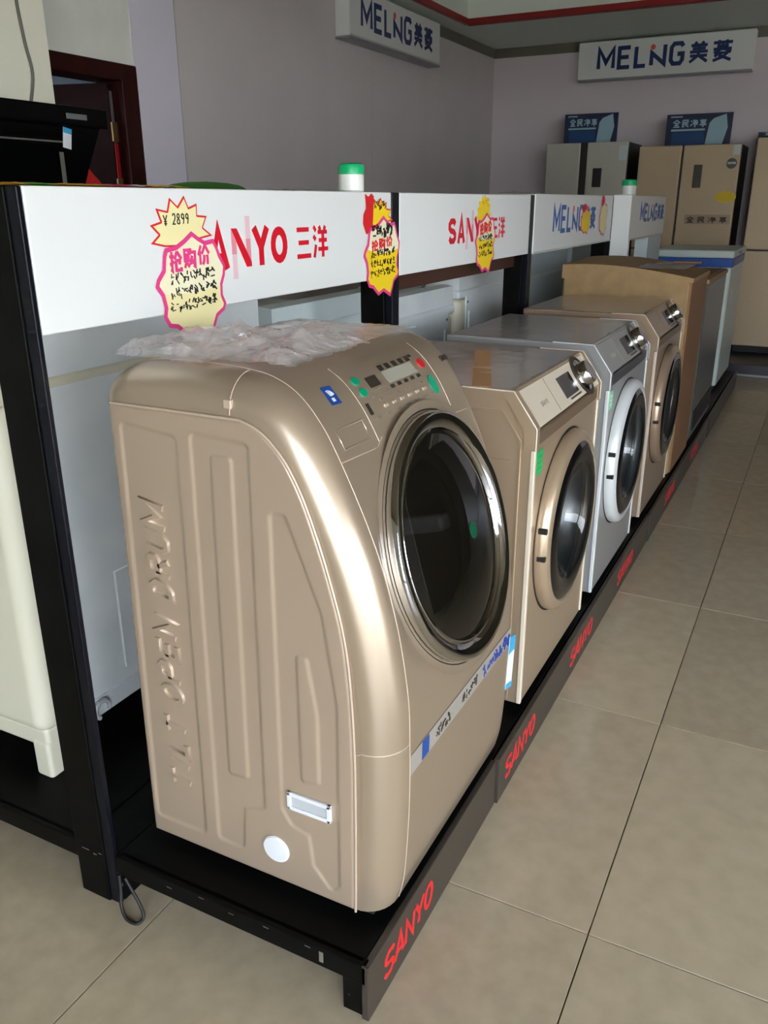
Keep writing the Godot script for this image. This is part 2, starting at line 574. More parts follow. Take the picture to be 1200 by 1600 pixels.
	# carton machine, wrapped machine, freezer, fridges
	var ct := mat("carton", Color(0.66, 0.54, 0.37), 0.75)
	ct.albedo_texture = noise_image(21, 0.02, Color(0.86, 0.86, 0.86), Color(1, 1, 1), 256)
	triplanar(ct, 2.0)
	mat("carton_brown", Color(0.52, 0.38, 0.26), 0.7)
	mat("wrap_grey", Color(0.34, 0.35, 0.32), 0.35)
	mat("freezer_white", Color(0.83, 0.88, 0.85), 0.35)
	mat("freezer_blue", Color(0.06, 0.30, 0.62), 0.4)
	var fr := mat("fridge_silver", Color(0.79, 0.785, 0.735), 0.32, 0.3)
	fr.albedo_texture = noise_image(31, 0.08, Color(0.975, 0.975, 0.975), Color(1, 1, 1), 256)
	triplanar(fr, 2.0)
	var fg := mat("fridge_gold", Color(0.79, 0.70, 0.575), 0.32, 0.25)
	fg.albedo_texture = noise_image(32, 0.08, Color(0.975, 0.975, 0.975), Color(1, 1, 1), 256)
	triplanar(fg, 2.0)
	mat("fridge_dark", Color(0.10, 0.085, 0.07), 0.4)
	mat("handle_dark", Color(0.30, 0.28, 0.25), 0.3, 0.6)
	mat("poster_blue", Color(0.035, 0.12, 0.25), 0.35)
	mat("poster_mid", Color(0.05, 0.25, 0.45), 0.35)
	mat("poster_pale", Color(0.62, 0.75, 0.80), 0.35)
	mat("plinth_blue", Color(0.06, 0.07, 0.13), 0.35)
	mat("plinth_edge", Color(0.55, 0.55, 0.55), 0.35, 0.5)
	# room
	var grout := mat("grout", Color(0.50, 0.42, 0.31), 0.9)
	grout.albedo_texture = noise_image(41, 0.02, Color(0.7, 0.7, 0.7), Color(1, 1, 1), 256)
	triplanar(grout, 1.0)
	for i in 4:
		var k := 1.0 - 0.02 * i
		var tm := mat("tile_%d" % i, Color(k, k, k * 0.995), 0.16)
		tm.albedo_texture = noise_image(50 + i, 0.018, Color(0.735, 0.67, 0.565), Color(0.785, 0.72, 0.61), 512, 5)
		tm.roughness_texture = noise_image(60 + i, 0.03, Color(0.75, 0.75, 0.75), Color(1, 1, 1), 256)
		tm.metallic_specular = 0.5
		triplanar(tm, 1.3 + 0.11 * i)
	var lv := mat("lavender", Color(0.86, 0.83, 0.83), 0.30)
	lv.albedo_texture = noise_image(71, 0.008, Color(0.96, 0.96, 0.96), Color(1, 1, 1), 256)
	triplanar(lv, 0.6)
	mat("lavender_strip", Color(0.92, 0.90, 0.95), 0.5)
	mat("lavender_back", Color(0.87, 0.83, 0.845), 0.45)
	var wp := mat("white_plaster", Color(0.95, 0.96, 0.92), 0.8)
	wp.albedo_texture = noise_image(72, 0.02, Color(0.96, 0.96, 0.96), Color(1, 1, 1), 256)
	triplanar(wp, 0.8)
	mat("cream_plaster", Color(0.95, 0.94, 0.86), 0.8)
	mat("soffit", Color(0.93, 0.97, 0.92), 0.7)
	mat("band_grey", Color(0.40, 0.40, 0.34), 0.6)
	mat("trim_red", Color(0.55, 0.12, 0.10), 0.5)
	var ce := mat("ceiling_brown", Color(0.42, 0.38, 0.30), 0.8)
	ce.albedo_texture = noise_image(73, 0.015, Color(0.85, 0.85, 0.85), Color(1, 1, 1), 256)
	triplanar(ce, 0.7)
	mat("groove", Color(0.36, 0.33, 0.34), 0.7)
	var dw := mat("door_wood", Color(0.20, 0.075, 0.065), 0.4)
	dw.albedo_texture = noise_image(81, 0.03, Color(0.8, 0.8, 0.8), Color(1, 1, 1), 256)
	triplanar(dw, 1.5)
	var dl := mat("door_leaf_wood", Color(0.17, 0.085, 0.08), 0.4)
	dl.albedo_texture = M["door_wood"].albedo_texture
	dl.metallic_specular = 0.12
	dw.metallic_specular = 0.25
	triplanar(dl, 1.5)
	mat("brass", Color(0.55, 0.45, 0.27), 0.4, 0.7)
	mat("pale_blue_wall", Color(0.80, 0.85, 0.90), 0.8)
	mat("cable_grey", Color(0.42, 0.41, 0.38), 0.6)
	mat("hood_black", Color(0.018, 0.02, 0.02), 0.15).metallic_specular = 0.2
	mat("cloth_red", Color(0.70, 0.04, 0.06), 0.7)
	mat("cloth_green", Color(0.26, 0.60, 0.18), 0.7)
	mat("cloth_yellow", Color(0.85, 0.65, 0.12), 0.7)
	mat("cloth_pink", Color(0.80, 0.20, 0.32), 0.7)
	mat("cloth_blue", Color(0.15, 0.42, 0.68), 0.7)
	mat("cap_green", Color(0.05, 0.68, 0.42), 0.35)
	mat("bottle_white", Color(0.92, 0.93, 0.90), 0.35)
	mat("paper", Color(0.78, 0.78, 0.76), 0.7)
	mat("frame_metal", Color(0.62, 0.63, 0.64), 0.35, 0.7)
	mat("pavement", Color(0.74, 0.72, 0.68), 0.9)

# ------------------------------------------------------------------ scene
func _ready() -> void:
	rng.seed = 4711
	# camera
	var cam := Camera3D.new()
	cam.name = "camera"
	cam.position = Vector3(0.5193, 1.3705, 1.2472)
	cam.rotation_order = EULER_ORDER_YXZ
	cam.rotation = Vector3(-0.3559, 0.4758, -0.0037)
	cam.fov = 63.19
	cam.near = 0.02
	cam.far = 60.0
	add_child(cam)
	cam.current = true
	# sky: bright overcast day outside the shop front
	var sky_mat := ProceduralSkyMaterial.new()
	sky_mat.sky_top_color = Color(0.86, 0.92, 1.0)
	sky_mat.sky_horizon_color = Color(0.96, 0.97, 0.98)
	sky_mat.ground_bottom_color = Color(0.60, 0.58, 0.55)
	sky_mat.ground_horizon_color = Color(0.75, 0.74, 0.72)
	sky_mat.sky_energy_multiplier = 5.0
	sky_mat.ground_energy_multiplier = 3.0
	var sky := Sky.new()
	sky.sky_material = sky_mat
	var env := Environment.new()
	env.background_mode = Environment.BG_SKY
	env.sky = sky
	env.ambient_light_source = Environment.AMBIENT_SOURCE_SKY
	env.tonemap_mode = Environment.TONE_MAPPER_LINEAR
	env.tonemap_exposure = 0.40
	env.sdfgi_enabled = true
	env.ssao_enabled = true
	env.ssil_enabled = true
	var we := WorldEnvironment.new()
	we.name = "world_environment"
	we.environment = env
	add_child(we)

	# high sun from behind the building: it falls on the pavement outside, not into the shop
	var sun := DirectionalLight3D.new()
	sun.name = "sun"
	sun.light_color = Color(1.0, 0.96, 0.9)
	sun.light_energy = 18.0
	sun.shadow_enabled = true
	sun.light_angular_distance = 0.5
	sun.look_at_from_position(Vector3(-4, 8, -5), Vector3.ZERO)
	add_child(sun)

	build_strokes()
	build_materials()
	build_room()
	build_stand()
	build_tilt_drum()
	build_front_loader(-0.555, "champagne", "champagne_light", true, "champagne front-loading washer with green sticker beside the tilted-drum washer", "champagne")
	build_front_loader(-1.29, "silver", "silver_light", false, "silver front-loading washer between the two champagne front loaders", "silver")
	build_front_loader(-2.08, "bronze", "bronze_light", false, "bronze front-loading washer next to the tan carton-wrapped machine", "bronze")
	build_carton_machine()
	build_wrapped_machine()
	build_freezer()
	build_rear_row()
	build_signs()
	build_cards()
	build_fridges()
	build_left_wall_things()
	build_small_things()

# ------------------------------------------------------------------ room
const XL := -2.745
const XR := 7.6
const ZB := -7.5
const ZF := 3.3
const WZ0 := -0.6
const WZ1 := 3.1
const YS := 2.78
const YC := 3.0

func build_room() -> void:
	# floor slab with real tiles
	var slab := struct("floor", bx(Vector3(XL - 0.1, -0.15, ZB - 0.1), Vector3(XR + 0.1, -0.004, ZF + 0.1)), M["grout"])
	var tb := MB.new()
	var hw := 0.3986
	tb.rbox(Vector3(-hw, -0.010, -hw), Vector3(hw, 0.0, hw), 0.0007, 1)
	var tmesh := tb.mesh()
	for i in range(-4, 10):
		for j in range(-9, 5):
			var cx := 0.30 + 0.8 * i + 0.4
			var cz := -0.061 + 0.8 * j - 0.4
			if cx - 0.4 > XR or cx + 0.4 < XL or cz - 0.4 > ZF or cz + 0.4 < ZB:
				continue
			var lo := Vector2(max(cx - hw, XL + 0.002), max(cz - hw, ZB + 0.002))
			var hi := Vector2(min(cx + hw, XR - 0.002), min(cz + hw, ZF - 0.002))
			var t := MeshInstance3D.new()
			t.name = "tile"
			if hi.x - lo.x > 0.79 and hi.y - lo.y > 0.79:
				t.mesh = tmesh
			else:
				var cb := MB.new()
				cb.rbox(Vector3(lo.x - cx, -0.010, lo.y - cz), Vector3(hi.x - cx, 0.0, hi.y - cz), 0.0007, 1)
				t.mesh = cb.mesh()
			t.position = Vector3(cx, rng.randf_range(-0.0004, 0.0), cz)
			t.material_override = M["tile_%d" % (posmod(i * 3 + j * 5, 4))]
			slab.add_child(t, true)
	# left wall: plaster with doorway, lavender strip, lavender panels
	var dz0 := -1.44
	var dz1 := -2.27
	var b := MB.new()
	b.box(Vector3(XL - 0.12, 0, dz0), Vector3(XL, YS + 0.3, ZF + 0.1))
	b.box(Vector3(XL - 0.12, 1.96, dz1), Vector3(XL, YS + 0.3, dz0))
	b.box(Vector3(XL - 0.12, 0, -2.36), Vector3(XL, YS + 0.3, dz1))
	var wl := struct("wall_left", b, M["white_plaster"])
	part(wl, "painted_strip", bx(Vector3(XL - 0.12, 0, -2.698), Vector3(XL + 0.004, YS, -2.36)), M["lavender_strip"], "lighter lavender painted strip beside the doorway")
	var zz := [-2.704, -4.9, ZB]
	for k in 2:
		part(wl, "wall_panel", bx(Vector3(XL - 0.12, 0, zz[k + 1] + (0.003 if k == 0 else -0.1)), Vector3(XL + 0.006, YS, zz[k])), M["lavender"], "grey lavender wall panel")
	part(wl, "panel_joint", bx(Vector3(XL - 0.05, 0, -2.706), Vector3(XL + 0.0005, YS, -2.696)), M["groove"])
	struct("wall_back", bx(Vector3(XL - 0.12, 0, ZB - 0.12), Vector3(XR + 0.1, YC + 0.1, ZB)), M["lavender_back"])
	var rw := MB.new()
	rw.box(Vector3(XR, 0, ZB - 0.1), Vector3(XR + 0.12, YC + 0.1, WZ0))
	rw.box(Vector3(XR, 0, WZ1), Vector3(XR + 0.12, YC + 0.1, ZF + 0.1))
	rw.box(Vector3(XR, 2.65, WZ0), Vector3(XR + 0.12, YC + 0.1, WZ1))
	struct("wall_right", rw, M["lavender_back"])
	var sw := MB.new()
	var nz := 4
	for k in nz + 1:
		var z: float = lerp(WZ0, WZ1 - 0.05, float(k) / nz)
		sw.box(Vector3(XR + 0.03, 0, z), Vector3(XR + 0.09, 2.65, z + 0.05))
	sw.box(Vector3(XR + 0.03, 0, WZ0), Vector3(XR + 0.09, 0.08, WZ1))
	sw.box(Vector3(XR + 0.03, 2.15, WZ0), Vector3(XR + 0.09, 2.2, WZ1))
	var w2 := struct("window_2", sw, M["frame_metal"])
	for k in nz:
		var za: float = lerp(WZ0, WZ1 - 0.05, float(k) / nz) + 0.05
		var zb: float = lerp(WZ0, WZ1 - 0.05, float(k + 1) / nz)
		part(w2, "pane", bx(Vector3(XR + 0.055, 0.08, za), Vector3(XR + 0.062, 2.15, zb)), M["pane"])
		part(w2, "pane", bx(Vector3(XR + 0.055, 2.2, za), Vector3(XR + 0.062, 2.65, zb)), M["pane"])
	# dark band under the soffit
	var t1 := MB.new()
	t1.box(Vector3(XL, 2.697, ZB), Vector3(XL + 0.012, YS, -2.70))
	t1.box(Vector3(XL, 2.697, ZB), Vector3(XR, YS, ZB + 0.012))
	struct("trim_1", t1, M["band_grey"])
	# soffit round a raised ceiling
	var so := MB.new()
	var ix := -2.51
	var iz := -6.2
	so.box(Vector3(XL - 0.1, YS, ZB - 0.1), Vector3(XR + 0.1, YC, iz))
	so.box(Vector3(XL - 0.1, YS, iz), Vector3(ix, YC, ZF + 0.1))
	struct("trim_2", so, M["soffit"])
	var tr := MB.new()
	tr.rbox(Vector3(ix - 0.006, YS - 0.012, iz - 0.05), Vector3(XR, YS + 0.035, iz + 0.02), 0.006, 1)
	tr.rbox(Vector3(ix - 0.02, YS - 0.0125, iz), Vector3(ix + 0.02, YS + 0.036, ZF), 0.006, 1)
	struct("trim_3", tr, M["trim_red"])
	struct("ceiling", bx(Vector3(XL - 0.1, YC, ZB - 0.1), Vector3(XR + 0.1, YC + 0.12, ZF + 0.1)), M["ceiling_brown"])
	# shop front behind the camera: glazing between metal posts
	var gx0 := 0.9
	var gx1 := 7.3
	var fw := MB.new()
	fw.box(Vector3(XL - 0.1, 0, ZF), Vector3(gx0, YC + 0.1, ZF + 0.12))
	fw.box(Vector3(gx1, 0, ZF), Vector3(XR + 0.1, YC + 0.1, ZF + 0.12))
	fw.box(Vector3(gx0, 2.65, ZF), Vector3(gx1, YC + 0.1, ZF + 0.12))
	struct("wall_front", fw, M["white_plaster"])
	var win := MB.new()
	for x in [gx0, gx0 * .75 + gx1 * .25, (gx0 + gx1) / 2 - 0.025, gx0 * .25 + gx1 * .75, gx1 - 0.05]:
		win.box(Vector3(x, 0.0, ZF + 0.03), Vector3(x + 0.05, 2.65, ZF + 0.09))
	win.box(Vector3(gx0, 2.15, ZF + 0.03), Vector3(gx1, 2.2, ZF + 0.09))
	win.box(Vector3(gx0, 0.0, ZF + 0.03), Vector3(gx1, 0.08, ZF + 0.09))
	var w1 := struct("window_1", win, M["frame_metal"])
	for k in 2:
		var x0: float = [gx0 + 0.05, (gx0 + gx1) / 2 + 0.025][k]
		var x1: float = [(gx0 + gx1) / 2 - 0.025, gx1 - 0.05][k]
		part(w1, "pane", bx(Vector3(x0, 0.08, ZF + 0.055), Vector3(x1, 2.15, ZF + 0.062)), M["pane"])
		part(w1, "pane", bx(Vector3(x0, 2.2, ZF + 0.055), Vector3(x1, 2.65, ZF + 0.062)), M["pane"])
	var pv := bx(Vector3(-6, -0.3, ZF + 0.12), Vector3(20, -0.1, ZF + 12.0))
	pv.box(Vector3(XR + 0.12, -0.3, -9), Vector3(20, -0.1, ZF + 0.12))
	struct("pavement", pv, M["pavement"])
	# store room behind the doorway, lit through an unseen opening added in its side
	var sr := MB.new()
	sr.box(Vector3(-4.7, 0, -3.2), Vector3(-4.6, 2.6, 0.6))
	sr.box(Vector3(-4.7, 0, -3.3), Vector3(XL - 0.12, 2.6, -3.2))
	sr.box(Vector3(-4.7, 2.6, -3.3), Vector3(XL - 0.12, 2.7, 0.7))
	sr.box(Vector3(-4.7, 0, 0.6), Vector3(XL - 0.12, 1.7, 0.7))
	sr.box(Vector3(-4.7, 1.7, 0.6), Vector3(-4.0, 2.3, 0.7))
	sr.box(Vector3(-3.4, 1.7, 0.6), Vector3(XL - 0.12, 2.3, 0.7))
	sr.box(Vector3(-4.7, 2.3, 0.6), Vector3(XL - 0.12, 2.6, 0.7))
	sr.box(Vector3(-4.7, -0.1, -3.3), Vector3(XL - 0.12, 0.0, 0.7))
	struct("wall_store_room", sr, M["pale_blue_wall"])
	# door frame and leaf
	var df := MB.new()
	df.rbox(Vector3(XL - 0.13, 0, -2.346), Vector3(XL + 0.03, 2.012, -2.235), 0.006, 1)
	df.rbox(Vector3(XL - 0.13, 0, -1.49), Vector3(XL + 0.03, 2.012, -1.40), 0.006, 1)
	df.rbox(Vector3(XL - 0.13, 1.935, -2.346), Vector3(XL + 0.029, 2.014, -1.40), 0.006, 1)
	var d1 := struct("door_1", df, M["door_wood"])
	part(d1, "rebate", bx(Vector3(XL - 0.13, 0, -2.235), Vector3(XL - 0.02, 1.935, -2.22)), M["door_wood"])
	var leaf := MB.new()
	leaf.x = Transform3D(Basis(Vector3.UP, deg_to_rad(14.0)), Vector3(XL - 0.025, 0, -2.215))
	leaf.rbox(Vector3(-0.78, 0.01, -0.0), Vector3(0, 1.925, 0.04), 0.003, 1)
	var lf := part(d1, "door_leaf", leaf, M["door_leaf_wood"], "dark brown door leaf standing open")
	var es := MB.new()
	es.x = leaf.x
	es.box(Vector3(0.0, 0.02, 0.010), Vector3(0.004, 1.89, 0.030))
	part(lf, "edge_strip", es, M["frame_metal"], "silver strip along the hinge edge")
	var rs := MB.new()
	rs.x = leaf.x
	rs.box(Vector3(0.0035, 1.43, 0.006), Vector3(0.008, 1.655, 0.034))  # thin red strip on the hinge edge of the leaf
	part(lf, "edge_red_strip", rs, M["cloth_red"], "red strip on the door edge")
	for y in [1.66, 1.40]:
		var hg := MB.new()
		hg.x = leaf.x
		hg.rbox(Vector3(0.002, y, 0.0), Vector3(0.012, y + 0.09, 0.05), 0.003, 1)
		part(lf, "hinge", hg, M["brass"], "brass hinge")
	# unseen partition added across the aisle, keeping window light off the far floor
	struct("wall_added_shade", bx(Vector3(1.75, 0, -6.0), Vector3(1.87, 2.0, -1.0)), M["band_grey"])
	# cream pier in front of the doorway
	struct("wall_pier", bx(Vector3(XL, 0, -1.43), Vector3(-2.33, YS, -0.35)), M["cream_plaster"])

# ------------------------------------------------------------------ display stand
const DK := 0.126      # top of the deck
const SX := -0.587     # face of the signs

func build_stand() -> void:
	var s := thing("display_platform", "low black display platform with red lettered front boards under the row of washers", "platform", Vector3(-0.3, 0, -2.8))
	var s2 := thing("rear_platform", "low black platform behind the posts carrying the twin-tub washers", "platform", Vector3(-1.05, 0, -2.8))
	var z_end := -5.75
	# deck plates on both sides
	part(s, "deck", rb(Vector3(-0.585, 0.094, z_end), Vector3(-0.012, DK, 0.300), 0.004, 1), M["black_paint"])
	part(s2, "deck", rb(Vector3(-1.42, 0.094, z_end), Vector3(-0.692, DK, 0.300), 0.004, 1), M["black_paint"])
	# side bars at the near end
	part(s, "side_bar", rb(Vector3(-0.585, 0.082, 0.285), Vector3(-0.004, DK, 0.306), 0.003, 1), M["black_paint"])
	part(s2, "side_bar", rb(Vector3(-1.42, 0.082, 0.285), Vector3(-0.692, DK, 0.306), 0.003, 1), M["black_paint"])
	part(s, "scuff_mark", bx(Vector3(-0.100, 0.094, 0.3055), Vector3(-0.091, 0.118, 0.3064)), M["scuff"], "pale scuffed patch on the side bar")
	for p in [[-0.37, 0.118], [-0.30, 0.112], [-0.22, 0.117], [-0.13, 0.116], [-0.45, 0.108]]:
		part(s, "scuff_mark", bx(Vector3(p[0], p[1], 0.3055), Vector3(p[0] + 0.012, p[1] + 0.0016, 0.3065)), M["scuff"])
	# front boards with painted lettering
	var zs := [0.306, -0.343, -2.215, -4.1, z_end]
	var xo := [0.0, 0.006, 0.010, 0.012]
	for k in 4:
		var fb := part(s, "front_board", rb(Vector3(xo[k] - 0.014, 0.0, zs[k + 1] + 0.004), Vector3(xo[k], DK, zs[k]), 0.002, 1), M["board_grey"])
		var spots: Array = [[-0.245, 0.210], [0.395, 0.230], [0.985, 0.26], [1.63, 0.26], [2.6, 0.26], [3.4, 0.26]]
		for q in spots:
			if -q[0] < zs[k] and -q[0] > zs[k + 1]:
				letters(fb, M["board_red"], on_x(xo[k], 0, 0), "SANYO", Vector2(q[0], 0.038), q[1] * 0.17, 0.050, q[1] * 0.207, 0.0105, 0.0008, 0.12)
	# legs under the platform
	for p in [[-0.056, 0.30], [-0.056, -1.3], [-0.056, -3.0], [-0.056, -4.6], [-1.40, 0.30], [-1.40, -2.0], [-1.40, -4.6]]:
		part(s if p[0] > -1.0 else s2, "leg", rb(Vector3(p[0], 0, p[1] - 0.05), Vector3(p[0] + 0.042, 0.094, p[1]), 0.002, 1), M["black_paint"])
	part(s, "bolt_hole", rb(Vector3(-0.046, 0.036, 0.2995), Vector3(-0.040, 0.042, 0.3012), 0.0005, 1), M["dark_gap"])
	# uprights
	var pz := [0.310, -0.953, -2.20, -3.655]
	for k in 4:
		var z1: float = pz[k]
		var z0: float = z1 - (0.0160 if k == 0 else 0.050)
		var pt := thing("upright_post", ["tall black post at the near end of the display, left of the first washer", "black post between the two red-lettered signs", "black post between the red-lettered and blue-lettered signs", "black post behind the white partition"][k], "post", Vector3(-0.64, 0, (z0 + z1) / 2), "black posts carrying the signs")
		var post := part(pt, "post_tube", rb(Vector3(-0.690, 0, z0), Vector3(-0.612, 1.397, z1), 0.003, 1), M["black_paint"])
		part(post, "face_plate", rb(Vector3(-0.612, 0, z0 + 0.001), Vector3(SX, 1.397, z1 - 0.004), 0.003, 1), M["navy_edge"])
		if k == 0:
			for y in [0.045, 0.082]:
				var bo := MB.new()
				bo.x = on_x(SX - 0.001, y, 0.2985)
				bo.lathe([Vector2(0.0048, 0), Vector2(0.0048, 0.003), Vector2(0.003, 0.005), Vector2(0, 0.0055)], 10)
				part(post, "bolt", bo, M["frame_metal"], "bright bolt head")
			for q in [[-0.672, 0.118, 0.020], [-0.640, 0.114, 0.008], [-0.625, 0.121, 0.008]]:
				part(post, "scuff_mark", bx(Vector3(q[0], q[1], 0.3095), Vector3(q[0] + q[2], q[1] + 0.002, 0.3106)), M["scuff"])
	for k in 3:
		var za: float = [0.2935, -1.0045, -2.2515][k]
		var zb: float = [-0.9515, -2.1985, -3.6545][k]
		var cs := thing("deck_strip", ["narrow black floor strip between the first and second posts", "narrow black floor strip between the second and third posts", "narrow black floor strip between the third and fourth posts"][k], "floor strip", Vector3(-0.64, 0, (za + zb) / 2), "black strips between the platforms")
		part(cs, "plate", rb(Vector3(-0.691, 0, zb), Vector3(-0.586, DK - 0.004, za), 0.003, 1), M["black_paint"])
	# white end partition that carries the last sign
	var pp := thing("white_partition", "white upright partition between the two signs with blue lettering", "partition", Vector3(-0.54, DK, -3.68))
	part(pp, "panel", rb(Vector3(-0.586, DK, -3.70), Vector3(-0.487, 1.405, -3.655), 0.004, 1), M["sign_white"])
	part(pp, "edge_cap", rb(Vector3(-0.5865, 1.404, -3.701), Vector3(-0.486, 1.408, -3.654), 0.0015, 1), M["sign_edge"])
	# loop of black cable on the floor by the near post
	var c := thing("cable_loop", "black cable loop hanging to the floor beside the near post", "cable", Vector3(-0.58, 0, 0.33))
	var path := []
	for p in [[-0.560, .085, .309], [-0.545, .060, .309], [-0.526, .030, .310], [-0.514, .010, .316], [-0.519, .004, .331], [-0.544, .006, .333], [-0.562, .026, .326], [-0.569, .055, .316], [-0.574, .088, .311]]:
		path.append(Vector3(p[0], p[1], p[2]))
	var crv := Curve3D.new()
	for i in path.size():
		var tg: Vector3 = (path[min(i + 1, path.size() - 1)] - path[max(i - 1, 0)]) / 6.0
		crv.add_point(path[i], -tg, tg)
	path = []
	for p in crv.tessellate(4, 2):
		path.append(p)
	var cb := MB.new()
	cb.tube(path, 0.0036, 8)
	part(c, "cord", cb, M["rubber"])

# ------------------------------------------------------------------ tilted-drum washer
const W1N := 0.221
const W1F := -0.42
var prof1 := []

func prof_at(y: float) -> Array:      # front profile at height y: [x, outward normal]
	for i in prof1.size() - 1:
		var a: Vector2 = prof1[i]
		var b: Vector2 = prof1[i + 1]
		if (a.y <= y and b.y >= y) and a.x > -0.48:
			var t: float = (y - a.y) / max(b.y - a.y, 1e-6)
			var d := (b - a).normalized()
			return [lerp(a.x, b.x, t), Vector2(d.y, -d.x)]
	return [0.0, Vector2(1, 0)]

# frame lying on the curved front at (y, z): text runs along -z, up the slope
func on_front(y: float, z: float, lift := 0.0008) -> Transform3D:
	var p := prof_at(y)
	var n2: Vector2 = p[1]
	var n3 := Vector3(n2.x, n2.y, 0)
	var up := Vector3(-n2.y, n2.x, 0)
	return Transform3D(Basis(Vector3(0, 0, -1), up, n3), Vector3(p[0], y, z) + n3 * lift)

func sd_poly(p: Vector2, poly: PackedVector2Array) -> float:
	var d := 1e9
	var inside := false
	var j := poly.size() - 1
	for i in poly.size():
		var a := poly[j]
		var b := poly[i]
		var e := b - a
		var w := p - a
		var t: float = clamp(w.dot(e) / e.length_squared(), 0.0, 1.0)
		d = min(d, (w - e * t).length_squared())
		if (a.y > p.y) != (b.y > p.y) and p.x < (b.x - a.x) * (p.y - a.y) / (b.y - a.y) + a.x:
			inside = not inside
		j = i
	return -sqrt(d) if inside else sqrt(d)

func step_at(sd: float, r: float, w := 0.0042) -> float:
	return smoothstep(w, -w, sd - r)

